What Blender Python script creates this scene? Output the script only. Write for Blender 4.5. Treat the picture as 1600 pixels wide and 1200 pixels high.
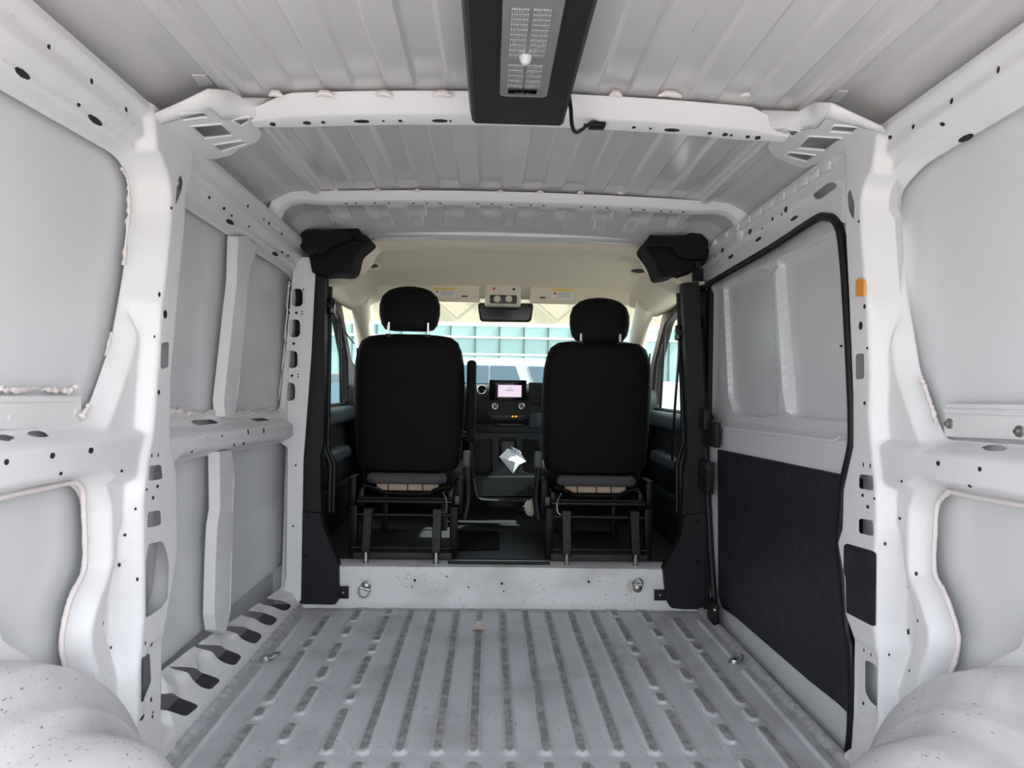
import bpy, bmesh, math, random
import numpy as np
from mathutils import Vector, Matrix
from mathutils.geometry import tessellate_polygon
random.seed(7); rng = np.random.default_rng(7)
S = bpy.context.scene
for o in list(bpy.data.objects): bpy.data.objects.remove(o)
R = math.radians
# ------------------------------------------------------------------ camera
F = 1110.0                                   # focal length in pixels of the 1600 px wide frame
CAM = Vector((-.067, 0, .945))
CM = Matrix.Rotation(-R(1.75), 3, 'Z') @ Matrix.Rotation(R(90.3), 3, 'X') @ Matrix.Rotation(R(1.0), 3, 'Z')
cd = bpy.data.cameras.new('camera'); cam = bpy.data.objects.new('camera', cd); S.collection.objects.link(cam)
cd.sensor_width = 36; cd.lens = F * 36 / 1600; cd.clip_start = .02; cd.clip_end = 500
cam.matrix_world = Matrix.Translation(CAM) @ CM.to_4x4(); S.camera = cam
# ------------------------------------------------------------------ sky, sun, exposure
W = bpy.data.worlds.new('sky'); S.world = W; W.use_nodes = True
nt = W.node_tree; nt.nodes.clear()
sk = nt.nodes.new('ShaderNodeTexSky'); sk.sky_type = 'NISHITA'; sk.sun_disc = False
sk.sun_elevation = R(41); sk.sun_rotation = R(96); sk.air_density = 1.0; sk.dust_density = 2.5; sk.ozone_density = 1.0
bg = nt.nodes.new('ShaderNodeBackground'); bg.inputs[1].default_value = .30
wo = nt.nodes.new('ShaderNodeOutputWorld'); hs = nt.nodes.new('ShaderNodeHueSaturation'); hs.inputs['Saturation'].default_value = .36
nt.links.new(sk.outputs[0], hs.inputs['Color']); nt.links.new(hs.outputs[0], bg.inputs[0]); nt.links.new(bg.outputs[0], wo.inputs[0])
sl = bpy.data.lights.new('sun', 'SUN'); sl.energy = 7.0; sl.angle = R(.55); sl.color = (1, .95, .86)
sun = bpy.data.objects.new('sun', sl); S.collection.objects.link(sun)
sun.rotation_euler = Vector((-.993 * math.cos(R(41)), .12 * math.cos(R(41)), -math.sin(R(41)))).to_track_quat('-Z', 'Y').to_euler()
S.view_settings.view_transform = 'Standard'; S.view_settings.look = 'None'; S.view_settings.gamma = 1
S.view_settings.use_curve_mapping = False; S.view_settings.exposure = 1.42
# ------------------------------------------------------------------ helpers
def ray(x, y): return CM @ Vector(((x - 800) / F, (600 - y) / F, -1))
def bp(x, y, X=None, Y=None, Z=None, plane=None):       # a photo pixel onto a real plane of the van
    d = ray(x, y)
    if plane: t = (plane[0] - CAM).dot(plane[1]) / d.dot(plane[1])
    elif X is not None: t = (X - CAM.x) / d.x
    elif Y is not None: t = (Y - CAM.y) / d.y
    else: t = (Z - CAM.z) / d.z
    return CAM + d * t
def tr(pts, **k): return [bp(x, y, **k) for x, y in pts]
def pl3(a, b, c): return (a, (b - a).cross(c - a).normalized())
def rp(pts, r, n=5):                                     # round the corners of a 2D polygon
    out = []; N = len(pts)
    for i in range(N):
        p0, p, p1 = [np.array(pts[j % N][:2], float) for j in (i - 1, i, i + 1)]
        ri = pts[i][2] if len(pts[i]) > 2 else r
        a, b = p0 - p, p1 - p; la, lb = np.linalg.norm(a), np.linalg.norm(b)
        k = min(ri, la * .49, lb * .49)
        if k < 1e-6: out.append(tuple(p)); continue
        A, B = p + a / la * k, p + b / lb * k
        for t in np.linspace(0, 1, n):
            q = (1 - t) ** 2 * A + 2 * t * (1 - t) * p + t * t * B; out.append((q[0], q[1]))
    return out
def ell(x, y, rx, ry, n=12, rot=0):
    c, s = math.cos(rot), math.sin(rot)
    return [(x + rx * math.cos(a) * c - ry * math.sin(a) * s, y + rx * math.cos(a) * s + ry * math.sin(a) * c) for a in np.linspace(0, 2 * math.pi, n, endpoint=False)]
def rect(x0, y0, x1, y1): return [(x0, y0), (x1, y0), (x1, y1), (x0, y1)]
def link(name, me, mat, parent=None, ang=35, smooth=True):
    if mat: me.materials.append(M[mat] if isinstance(mat, str) else mat)
    if smooth and len(me.polygons):
        me.polygons.foreach_set('use_smooth', [True] * len(me.polygons)); me.set_sharp_from_angle(angle=R(ang))
    me.update(); o = bpy.data.objects.new(name, me); S.collection.objects.link(o)
    if parent: o.parent = parent
    return o
def tag(o, label=None, cat=None, group=None, kind=None):
    if label: o['label'] = label
    if cat: o['category'] = cat
    if group: o['group'] = group
    if kind: o['kind'] = kind
    return o
def empty(name, loc=(0, 0, 0)):
    o = bpy.data.objects.new(name, None); S.collection.objects.link(o); o.empty_display_size = .05; o.location = loc
    return o
class MB:
    def __init__(s): s.v = []; s.f = []
    def add(s, v, f):
        b = len(s.v); s.v += [tuple(p) for p in v]; s.f += [tuple(i + b for i in q) for q in f]; return s
    def box(s, lo, hi, bev=0, seg=2, mat=None):
        lo, hi = Vector(lo), Vector(hi)
        bm = bmesh.new(); bmesh.ops.create_cube(bm, size=1)
        d = hi - lo; c = (hi + lo) / 2
        for v in bm.verts: v.co = Vector((v.co.x * d.x, v.co.y * d.y, v.co.z * d.z))
        if bev: bmesh.ops.bevel(bm, geom=list(bm.edges), offset=min(bev, .49 * min(abs(x) for x in d)), segments=seg, profile=.5, affect='EDGES')
        bm.verts.index_update()
        T = mat if mat else Matrix.Identity(3)
        s.add([c + T @ v.co for v in bm.verts], [[v.index for v in f.verts] for f in bm.faces]); bm.free(); return s
    def prism(s, outer, holes, off):                     # coplanar outline with holes, pushed by off
        off = Vector(off); loops = [[Vector(p) for p in outer]] + [[Vector(p) for p in h] for h in holes]
        allp = [p for l in loops for p in l]; n = len(allp)
        tri = tessellate_polygon(loops)
        s0 = len(s.v); s.v += [tuple(p) for p in allp] + [tuple(p + off) for p in allp]
        nrm = (loops[0][1] - loops[0][0])
        for t in tri:
            a, b, c = t
            s.f.append((s0 + a, s0 + b, s0 + c)); s.f.append((s0 + n + c, s0 + n + b, s0 + n + a))
        k = 0
        for l in loops:
            m = len(l)
            for i in range(m): s.f.append((s0 + k + i, s0 + k + (i + 1) % m, s0 + n + k + (i + 1) % m, s0 + n + k + i))
            k += m
        return s
    def loft(s, rings, closed=True, caps=True):
        b = len(s.v); m = len(rings[0])
        for r in rings: s.v += [tuple(p) for p in r]
        for i in range(len(rings) - 1):
            for j in range(m if closed else m - 1):
                s.f.append((b + i * m + j, b + i * m + (j + 1) % m, b + (i + 1) * m + (j + 1) % m, b + (i + 1) * m + j))
        if caps and closed:
            s.f.append(tuple(b + j for j in range(m))[::-1]); s.f.append(tuple(b + (len(rings) - 1) * m + j for j in range(m)))
        return s
    def tube(s, path, r, n=8, closed=False, sx=1, sy=1):
        P = [Vector(p) for p in path]; N = len(P); rings = []; up = None
        for i in range(N):
            if closed: t = (P[(i + 1) % N] - P[i - 1])
            else: t = P[min(i + 1, N - 1)] - P[max(i - 1, 0)]
            t.normalize()
            if up is None: up = t.orthogonal().normalized()
            up = (up - t * up.dot(t)); up.normalize(); sd = t.cross(up)
            ri = r[i] if hasattr(r, '__len__') else r
            rings.append([P[i] + up * (math.cos(a) * ri * sx) + sd * (math.sin(a) * ri * sy) for a in np.linspace(0, 2 * math.pi, n, endpoint=False)])
        if closed: rings.append(rings[0]); return s.loft(rings, caps=False)
        return s.loft(rings)
    def lathe(s, prof, c, axis, n=20):                   # prof: (radius, distance along axis)
        ax = Vector(axis).normalized(); u = ax.orthogonal().normalized(); w = ax.cross(u); c = Vector(c)
        return s.loft([[c + ax * h + (u * math.cos(a) + w * math.sin(a)) * max(r, 1e-5) for a in np.linspace(0, 2 * math.pi, n, endpoint=False)] for r, h in prof])
    def build(s, name, mat, parent=None, ang=35, smooth=True, bevel=0, sub=0, fix=True):
        me = bpy.data.meshes.new(name); me.from_pydata(s.v, [], s.f)
        if fix:
            bm = bmesh.new(); bm.from_mesh(me); bmesh.ops.remove_doubles(bm, verts=bm.verts, dist=1e-6)
            bmesh.ops.recalc_face_normals(bm, faces=bm.faces); bm.to_mesh(me); bm.free()
        o = link(name, me, mat, parent, ang, smooth)
        if bevel:
            b = o.modifiers.new('bevel', 'BEVEL'); b.width = bevel; b.segments = 2; b.limit_method = 'ANGLE'; b.angle_limit = R(40)
        if sub:
            b = o.modifiers.new('sub', 'SUBSURF'); b.levels = sub; b.render_levels = sub
        return o
def spline(pts, n=8):                                    # Catmull-Rom through points
    P = [Vector(p) for p in pts]; out = []
    for i in range(len(P) - 1):
        p0, p1, p2, p3 = P[max(i - 1, 0)], P[i], P[i + 1], P[min(i + 2, len(P) - 1)]
        for k in range(n):
            t = k / n
            out.append(.5 * ((2 * p1) + (p2 - p0) * t + (2 * p0 - 5 * p1 + 4 * p2 - p3) * t * t + (3 * p1 - p0 - 3 * p2 + p3) * t ** 3))
    return out + [P[-1]]
# ------------------------------------------------------------------ materials
M = {}
def mat(name, col, rough=.5, metal=0, spec=.5, noise=None, bump=None, coat=0, trans=0, alpha=1, emit=None, sheen=0):
    m = bpy.data.materials.new(name); m.use_nodes = True; t = m.node_tree; b = t.nodes['Principled BSDF']
    b.inputs['Base Color'].default_value = (*col, 1); b.inputs['Roughness'].default_value = rough; b.inputs['Metallic'].default_value = metal
    b.inputs['Specular IOR Level'].default_value = spec; b.inputs['Coat Weight'].default_value = coat
    if emit: b.inputs['Emission Color'].default_value = (*emit[0], 1); b.inputs['Emission Strength'].default_value = emit[1]
    if sheen: b.inputs['Sheen Weight'].default_value = sheen
    tc = t.nodes.new('ShaderNodeTexCoord')
    if noise:
        sc, c2, lo, hi = noise
        n = t.nodes.new('ShaderNodeTexNoise'); n.inputs['Scale'].default_value = sc; n.inputs['Detail'].default_value = 5
        r = t.nodes.new('ShaderNodeValToRGB'); r.color_ramp.elements[0].position = lo; r.color_ramp.elements[1].position = hi
        r.color_ramp.elements[0].color = (*c2, 1); r.color_ramp.elements[1].color = (*col, 1)
        t.links.new(tc.outputs['Object'], n.inputs['Vector']); t.links.new(n.outputs[0], r.inputs[0]); t.links.new(r.outputs[0], b.inputs['Base Color'])
    if bump:
        n = t.nodes.new('ShaderNodeTexNoise'); n.inputs['Scale'].default_value = bump[0]; n.inputs['Detail'].default_value = 3
        k = t.nodes.new('ShaderNodeBump'); k.inputs['Strength'].default_value = bump[1]; k.inputs['Distance'].default_value = bump[2]
        t.links.new(tc.outputs['Object'], n.inputs['Vector']); t.links.new(n.outputs[0], k.inputs['Height']); t.links.new(k.outputs[0], b.inputs['Normal'])
    M[name] = m; return m
def scuffed(name, col, rough, dirt, amount, wear=False):  # white paint with scattered scratches and dirt
    m = mat(name, col, rough, spec=.5); t = m.node_tree; b = t.nodes['Principled BSDF']; L = t.links
    tc = t.nodes.new('ShaderNodeTexCoord')
    def N(sc, det=4, vec=None, dis=0):
        n = t.nodes.new('ShaderNodeTexNoise'); n.inputs['Scale'].default_value = sc; n.inputs['Detail'].default_value = det; n.inputs['Distortion'].default_value = dis
        L.new(vec if vec else tc.outputs['Object'], n.inputs['Vector']); return n.outputs[0]
    def mr(x, a, b_, c=0, d=1):
        n = t.nodes.new('ShaderNodeMapRange'); n.inputs[1].default_value = a; n.inputs[2].default_value = b_; n.inputs[3].default_value = c; n.inputs[4].default_value = d
        L.new(x, n.inputs[0]); return n.outputs[0]
    def mth(op, a, c):
        n = t.nodes.new('ShaderNodeMath'); n.operation = op; n.use_clamp = True
        for i, v in enumerate((a, c)):
            if isinstance(v, (int, float)): n.inputs[i].default_value = v
            else: L.new(v, n.inputs[i])
        return n.outputs[0]
    def dashes(scl, rot, lo, gate):                          # short straight scratches
        mp = t.nodes.new('ShaderNodeMapping'); mp.inputs['Scale'].default_value = scl; mp.inputs['Rotation'].default_value = rot
        L.new(tc.outputs['Object'], mp.inputs['Vector'])
        v = t.nodes.new('ShaderNodeTexVoronoi'); v.inputs['Scale'].default_value = 1; v.inputs['Randomness'].default_value = 1; L.new(mp.outputs[0], v.inputs['Vector'])
        return mth('MULTIPLY', mr(v.outputs['Distance'], lo * .5, lo, 1, 0), mr(N(6, 4), gate, gate + .05))
    g_ = .62 - .09 * amount
    scratch = mth('MAXIMUM', mth('MAXIMUM', dashes((150, 16, 60), (.2, .5, .35), .17, g_), dashes((18, 130, 60), (.4, .1, -.5), .15, g_ + .02)), dashes((110, 30, 18), (.6, -.4, 1.1), .16, g_ + .02))
    mp2 = t.nodes.new('ShaderNodeMapping'); mp2.inputs['Scale'].default_value = (2.2, .5, 1.2); mp2.inputs['Rotation'].default_value = (.5, .4, .8)
    L.new(tc.outputs['Object'], mp2.inputs['Vector'])
    speck = mr(N(42, 3, mp2.outputs[0]), .765 - .045 * amount, .80)
    soft = mth('MULTIPLY', mr(N(3.5, 6), .48, .75), .35 * amount)
    d = mth('MAXIMUM', mth('MAXIMUM', mth('MULTIPLY', scratch, min(1, .8 * amount)), mth('MULTIPLY', speck, min(1, .8 * amount))), soft)
    if wear:
        a = t.nodes.new('ShaderNodeAttribute'); a.attribute_name = 'wear'
        w = mth('MULTIPLY', a.outputs['Fac'], mr(N(30, 7, dis=.5), .34, .60, .55, .95))
        d = mth('MAXIMUM', d, w)
        a2 = t.nodes.new('ShaderNodeAttribute'); a2.attribute_name = 'grime'
        d = mth('MAXIMUM', d, mth('MULTIPLY', a2.outputs['Fac'], mr(N(34, 7), .36, .70, .15, .7)))
    mx = t.nodes.new('ShaderNodeMix'); mx.data_type = 'RGBA'; mx.inputs['A'].default_value = (*col, 1); mx.inputs['B'].default_value = (*dirt, 1)
    L.new(d, mx.inputs['Factor']); L.new(mx.outputs['Result'], b.inputs['Base Color'])
    L.new(mr(d, 0, 1, rough, .75), b.inputs['Roughness'])
    return m
scuffed('paint', (.80, .80, .815), .36, (.30, .29, .28), .25)
scuffed('paint_low', (.80, .80, .815), .36, (.34, .33, .32), .4)
scuffed('floor_paint', (.62, .635, .665), .42, (.225, .22, .215), 1.35, wear=True)
scuffed('sill_paint', (.78, .78, .79), .4, (.33, .325, .31), 1.7)
mat('skin', (.72, .73, .75), .27, bump=(5, .03, .01))
mat('roof_paint', (.64, .63, .64), .17, bump=(3, .03, .01))
mat('sealant', (.80, .74, .72), .55, bump=(120, .5, .004))
mat('hole_dark', (.02, .02, .022), .8)
mat('black_trim', (.013, .013, .016), .55, spec=0.3, bump=(400, .2, .001))
mat('black_panel', (.017, .018, .024), .5, spec=0.3, noise=(18, (.030, .031, .036), .30, .5), bump=(300, .15, .001))
mat('rubber', (.007, .0075, .008), .45, spec=0.3)
mat('foam', (.013, .012, .013), .75, spec=0.15, bump=(160, .6, .004))
mat('seat_fabric', (.0065, .0065, .007), .62, spec=0.12, bump=(500, .25, .0008), sheen=.03)
mat('seat_cloth', (.085, .082, .086), .85, spec=0.2, bump=(600, .3, .0008))
mat('seat_foam', (.55, .42, .33), .9)
mat('seat_metal', (.007, .007, .008), .4, spec=0.25)
mat('chrome', (.75, .76, .78), .22, metal=1)
mat('steel', (.48, .50, .47), .33, metal=1)
mat('zinc', (.34, .36, .33), .42, metal=1)
mat('headliner', (.80, .735, .60), .85, bump=(500, .3, .0006))
mat('cream_plastic', (.72, .67, .56), .5)
mat('dash', (.016, .019, .022), .5, spec=0.22, bump=(450, .25, .0008))
mat('dash_dark', (.005, .0055, .006), .4, spec=0.15)
mat('dash_grey', (.05, .056, .06), .45)
mat('gloss_black', (.006, .006, .007), .12)
mat('mat_rubber', (.034, .036, .038), .55, spec=0.3, bump=(90, .4, .002))
mat('tissue', (.70, .66, .56), .9, bump=(90, 1, .006))
mat('orange', (.85, .33, .05), .55)
mat('lamp_black', (.017, .017, .019), .45, spec=0.35, bump=(500, .15, .0006))
mat('lamp_silver', (.55, .55, .56), .3, metal=.6)
mat('door_trim', (.03, .037, .044), .5, spec=0.3, bump=(350, .25, .0008))
mat('sticker_white', (.82, .82, .80), .5); mat('sticker_yellow', (.85, .62, .10), .5); mat('red', (.5, .03, .03), .4)
mat('print_grey', (.30, .31, .33), .6); mat('amber', (.9, .35, .05), .4, emit=((1, .35, .05), .3))
mat('asphalt', (.33, .305, .28), .9, noise=(2, (.27, .25, .23), .35, .65))
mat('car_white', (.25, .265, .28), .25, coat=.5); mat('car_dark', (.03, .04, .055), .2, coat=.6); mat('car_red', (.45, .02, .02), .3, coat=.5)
mat('car_grey', (.35, .37, .40), .25, coat=.5); mat('tyre', (.02, .02, .02), .8)
mat('car_glass', (.04, .075, .10), .06, spec=.8); mat('wall_cream', (.42, .36, .26), .8); mat('wall_white', (.55, .54, .51), .8)
mat('facade_glass', (.25, .40, .395), .08, spec=.9); mat('mullion', (.07, .12, .125), .5); mat('white_metal', (.8, .8, .8), .5)
mat('line_tan', (.31, .265, .19), .8); mat('underbody', (.22, .225, .235), .7); mat('leaf', (.06, .13, .05), .7)
def thin(name, tint, gl=.08, rough=.03, frost=None):     # thin pane: see-through with a mirror-like sheen
    m = bpy.data.materials.new(name); m.use_nodes = True; t = m.node_tree; t.nodes.clear()
    o = t.nodes.new('ShaderNodeOutputMaterial'); a = t.nodes.new('ShaderNodeBsdfTransparent'); a.inputs[0].default_value = (*tint, 1)
    g = t.nodes.new('ShaderNodeBsdfGlossy'); g.inputs['Roughness'].default_value = rough
    x = t.nodes.new('ShaderNodeMixShader'); x.inputs[0].default_value = gl
    t.links.new(a.outputs[0], x.inputs[1]); t.links.new(g.outputs[0], x.inputs[2])
    src = x.outputs[0]
    if frost:
        d = t.nodes.new('ShaderNodeBsdfPrincipled'); d.inputs['Base Color'].default_value = (*frost[0], 1); d.inputs['Roughness'].default_value = .3
        y = t.nodes.new('ShaderNodeMixShader'); y.inputs[0].default_value = frost[1]
        t.links.new(src, y.inputs[1]); t.links.new(d.outputs[0], y.inputs[2]); src = y.outputs[0]
    t.links.new(src, o.inputs[0]); M[name] = m
thin('glass', (.90, .96, .95)); thin('lens', (.8, .8, .8), .06, .2, ((.42, .42, .43), .5)); thin('dome', (.9, .9, .9), .2, .1, ((.8, .8, .8), .6))
def printed(name, base, ink, scale, size):               # flat print: rows of small words
    m = mat(name, base, .6); t = m.node_tree; b = t.nodes['Principled BSDF']
    tc = t.nodes.new('ShaderNodeTexCoord'); k = t.nodes.new('ShaderNodeTexBrick'); k.inputs['Scale'].default_value = scale
    k.inputs['Color1'].default_value = (*ink, 1); k.inputs['Color2'].default_value = (*base, 1); k.inputs['Mortar'].default_value = (*base, 1)
    k.inputs['Mortar Size'].default_value = size; k.inputs['Brick Width'].default_value = .7; k.inputs['Row Height'].default_value = .12; k.inputs['Bias'].default_value = -.2
    t.links.new(tc.outputs['Generated'], k.inputs['Vector']); t.links.new(k.outputs[0], b.inputs['Base Color'])
printed('paper', (.80, .83, .88), (.40, .44, .52), 1.6, .045)
printed('sticker_text', (.80, .80, .78), (.45, .47, .5), 1.2, .045)
m = mat('screen', (.0, .0, .0), .2, emit=((.86, .70, .86), .36))
# ------------------------------------------------------------------ relief sheets (pressed sheet metal)
def sdf(poly, A, B):                                     # signed distance to polygon, > 0 inside
    P = np.array(poly, float); d = np.full(A.shape, 1e9); ins = np.zeros(A.shape, bool); n = len(P)
    for i in range(n):
        a, b = P[i], P[(i + 1) % n]; e = b - a; L = e @ e
        if L < 1e-14: continue
        t = np.clip(((A - a[0]) * e[0] + (B - a[1]) * e[1]) / L, 0, 1)
        d = np.minimum(d, (A - a[0] - t * e[0]) ** 2 + (B - a[1] - t * e[1]) ** 2)
        if a[1] != b[1]:
            c = ((a[1] > B) != (b[1] > B)) & (A < (b[0] - a[0]) * (B - a[1]) / (b[1] - a[1]) + a[0]); ins ^= c
    return np.sqrt(d) * np.where(ins, 1, -1)
def sm(t): t = np.clip(t, 0, 1); return t * t * (3 - 2 * t)
def sheet(name, U, V, P3, cut, mat_, parent=None, attrs=None, ang=40):
    """grid of points P3[i,j], removed where cut > 0 with the edge clipped exactly"""
    nu, nv = len(U), len(V); verts = []; faces = []; idx = {}; ev = {}; src = []
    keep = cut <= 0
    def vid(i, j):
        k = (i, j)
        if k not in idx: idx[k] = len(verts); verts.append(P3[i, j]); src.append((i, j))
        return idx[k]
    def eid(a, b):
        k = (a, b) if a < b else (b, a)
        if k not in ev:
            ca, cb = cut[k[0]], cut[k[1]]; t = ca / (ca - cb); ev[k] = len(verts); verts.append(P3[k[0]] * (1 - t) + P3[k[1]] * t); src.append(k[0])
        return ev[k]
    kk = keep[:-1, :-1].astype(int) + keep[1:, :-1] + keep[1:, 1:] + keep[:-1, 1:]
    for i, j in zip(*np.nonzero(kk)):
        q = [(i, j), (i + 1, j), (i + 1, j + 1), (i, j + 1)]
        if kk[i, j] == 4: faces.append([vid(*c) for c in q]); continue
        poly = []
        for a in range(4):
            c, d = q[a], q[(a + 1) % 4]
            if keep[c]: poly.append(vid(*c))
            if keep[c] != keep[d]: poly.append(eid(c, d))
        if len(poly) > 2: faces.append(poly)
    me = bpy.data.meshes.new(name); me.from_pydata([tuple(v) for v in verts], [], faces)
    for an, arr in (attrs or {}).items():
        at = me.attributes.new(an, 'FLOAT', 'POINT'); at.data.foreach_set('value', [float(arr[s]) for s in src])
    return link(name, me, mat_, parent, ang)
def blur(D, n=2):
    for _ in range(n):
        P = np.pad(D, 1, 'edge'); D = (4 * P[1:-1, 1:-1] + 2 * (P[:-2, 1:-1] + P[2:, 1:-1] + P[1:-1, :-2] + P[1:-1, 2:]) + P[:-2, :-2] + P[2:, 2:] + P[:-2, 2:] + P[2:, :-2]) / 16
    return D
def flange(D, polys):
    for o_ in polys: D = np.minimum(D, .004 + 3.2 * np.maximum(0, -sdf(o_, A, B) - .006))
    return D
def yz(pts, X): return [(p.y, p.z) for p in tr(pts, X=X)]
XS = .945                                                # outer skin
# ------------------------------------------------------------------ floor
FU = np.concatenate([np.linspace(-.87, -.44, 110), np.linspace(-.436, .436, 180), np.linspace(.44, .87, 110)])
FV = np.concatenate([np.linspace(.15, 1.2, 14), np.linspace(1.22, 1.6, 30), np.arange(1.61, 3.062, .0065)])
A, B = np.meshgrid(FU, FV, indexing='ij')
seg = []
for n in range(-4, 5): seg += [(n * .0945, 1.835, 2.995, .0128), (n * .0945, 1.25, 1.782, .0128)]
for s in (-1, 1):
    x5, x6, x7, x8 = .4705 * s, .597 * s, .709 * s, .813 * s
    seg += [(x5, a, b, .0128) for a, b in ((2.935, 2.998), (2.63, 2.905), (2.52, 2.59), (2.235, 2.475), (2.13, 2.19), (1.835, 2.075), (1.25, 1.782))]
    seg += [(x6, a, b, .0135) for a, b in ((2.855, 2.998), (2.69, 2.78), (2.45, 2.60), (2.29, 2.385), (2.05, 2.225), (1.89, 1.985), (1.55, 1.80))]
    seg += [(x7, a, b, .0135) for a, b in ((2.665, 2.905), (2.555, 2.635), (2.12, 2.525), (2.02, 2.085), (1.60, 1.98))]
    seg += [(x8, a, b, .010) for a, b in ((2.49, 2.90), (1.70, 2.385))]
H = np.zeros_like(A); WR = np.zeros_like(A)
for x, a, b, hw in seg:
    c = np.clip(B, a + hw, b - hw); d = np.hypot(A - x, B - c)
    H = np.maximum(H, .0095 * sm((hw + .009 - d) / .009)); WR = np.maximum(WR, sm((hw - d + .001) / .003) * (1 if hw > .011 else .6))
    if abs(x) > .45 and hw > .011: H = np.maximum(H, .002 * sm((hw + .016 - np.hypot(A - x, B - np.clip(B, a - .05, b + .05))) / .006))
H -= .004 * sm((.06 - np.abs(B - 3.045)) / .03)
H += .012 * sm((np.abs(A) - .838) / .02)
GR = np.maximum(sm((np.abs(A) - .80) / .05), sm((B - 2.985) / .03)) + .35 * sm((.03 - np.abs(B - 1.808)) / .02)
P3 = np.stack([A, B, H], -1)
floor = sheet('floor', FU, FV, P3, np.full(A.shape, -1.), 'floor_paint', attrs={'wear': WR, 'grime': np.clip(GR, 0, 1)})
tag(floor, 'scuffed white ribbed metal cargo floor of the van', 'floor', kind='structure')
# floor slab seen from outside, closes the cargo box below
MB().box((-1.06, .15, -.06), (1.06, 4.7, -.03)).build('underbody', 'underbody', floor)
# ------------------------------------------------------------------ side wall frames
def rails(side):
    s = -1 if side < 0 else 1
    if side < 0:
        top = [bp(*p, X=-.875) for p in ((39, 0), (237, 171), (315, 240), (468, 372))]; bot = [bp(*p, X=-.93) for p in ((0, 140), (185, 250), (300, 325), (455, 430))]
    else:
        top = [bp(*p, X=.875) for p in ((1600, 42), (1381, 198), (1282, 258), (1110, 383))]; bot = [bp(*p, X=.93) for p in ((1600, 165), (1440, 265), (1300, 335), (1110, 440))]
    f = lambda L: (lambda Y: np.interp(Y, [p.y for p in L], [p.z for p in L]))
    return f(top), f(bot)
WU = np.concatenate([np.linspace(.15, 1.0, 18), np.arange(1.01, 3.18, .0042)]); WV = np.arange(-.02, 1.66, .0042)
A, B = np.meshgrid(WU, WV, indexing='ij')
SD = {}                                                  # depth fields kept for placing small holes
def ramp(poly, w, h, inner=False): s_ = sdf(poly, A, B); return h * sm((s_ + (0 if inner else w)) / w)
def facets(side, d):
    zt, zb = rails(side); T, Bo = zt(A), zb(A); u = (B - Bo) / (T - Bo)
    f = np.interp(u, [-.12, 0, .08, .34, .46, .74, .84, 1.0], [0, .018, .046, .046, .068, .066, .086, .082])
    return np.maximum(d, np.where(u > -.12, f, 0)), B - T
def surf(side, Y, Z):
    i = int(np.clip(np.searchsorted(WU, Y), 1, len(WU) - 2)); j = int(np.clip(np.searchsorted(WV, Z), 1, len(WV) - 2)); d = SD[side]
    gx = (d[i + 1, j] - d[i - 1, j]) / (WU[i + 1] - WU[i - 1]); gz = (d[i, j + 1] - d[i, j - 1]) / (WV[j + 1] - WV[j - 1])
    n = Vector((-side, -gx, -gz)).normalized()
    return Vector((side * (XS - d[i, j]), Y, Z)), n
def onwall(side, x, y, X0):
    X = X0
    for _ in range(4):
        p = bp(x, y, X=side * X); q, n = surf(side, p.y, p.z); X = abs(q.x)
    return q, n
# --- left
pillarL = yz([(236, 160), (247, 260), (250, 330), (250, 500), (243, 600), (237, 680), (228, 720), (222, 780), (222, 965), (219, 1010), (213, 1060), (210, 1230),
              (250, 1230), (254, 1120), (256, 982), (270, 905), (276, 860), (276, 746), (265, 690), (266, 590), (279, 440), (288, 350), (300, 262), (302, 160)], -.86)
flareL = yz([(112, 742), (178, 733, 0), (190, 752), (189, 812), (180, 836), (179, 872), (172, 899), (158, 965), (157, 985), (172, 1037), (181, 1075), (181, 1160), (120, 1160), (112, 1080), (105, 1000), (120, 930), (140, 890), (138, 780)][:0] or
            [(118, 745), (178, 735), (190, 752), (189, 812), (180, 836), (179, 872), (172, 899), (158, 965), (157, 985), (172, 1037), (181, 1075), (181, 1160), (140, 1160), (135, 1090), (118, 1040), (108, 1010), (110, 985), (125, 930), (146, 885), (143, 785)], -.895)
upflL = yz([(216, 560), (230, 690), (165, 690), (150, 655), (180, 585), (200, 500)], -.905)
openLu = yz(rp([(-250, -22), (0, 140), (186, 246, 26), (203, 290), (203, 330), (192, 430), (172, 540), (142, 625), (124, 662), (-250, 692)], 14), -.94)
openLl = yz(rp([(-250, 822), (116, 754, 26), (131, 800), (132, 882), (112, 932), (97, 985), (96, 1020), (108, 1060), (140, 1150), (150, 1300), (-250, 1300)], 12), -.94)
openLfu = yz(rp([(250, 300), (457, 432, 18), (437, 641, 10), (240, 648)], 10), -.94)
openLfl = yz(rp([(240, 727), (447, 690, 8), (440, 918, 6), (300, 1012), (240, 1058)], 10), -.94)
beamL = yz([(-250, 735), (0, 705), (168, 687), (240, 680), (240, 742), (130, 750), (0, 770), (-250, 800)], -.87)
beamLf = yz([(255, 691), (456, 664), (456, 686), (255, 722)], -.875)
beamLf2 = yz([(255, 700), (456, 675), (456, 700), (255, 740)], -.89)
fr = yz([(462, 400), (452, 640), (450, 960), (520, 960), (520, 400)], -.89)
D = np.full(A.shape, .022)
D = np.maximum(D, ramp(flareL, .075, .052)); D = np.maximum(D, ramp(upflL, .07, .05))
D = np.maximum(D, ramp(beamL, .04, .075)); D = np.maximum(D, ramp(beamLf2, .012, .055)); D = np.maximum(D, ramp(beamLf, .045, .075))
D = np.maximum(D, ramp(pillarL, .032, .088))
# pressed step on the pillar face
D -= .006 * sm(sdf(yz([(228, 1012), (262, 985), (262, 1130), (222, 1130)], -.86), A, B) / .008)
D, cut = facets(-1, D)
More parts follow.
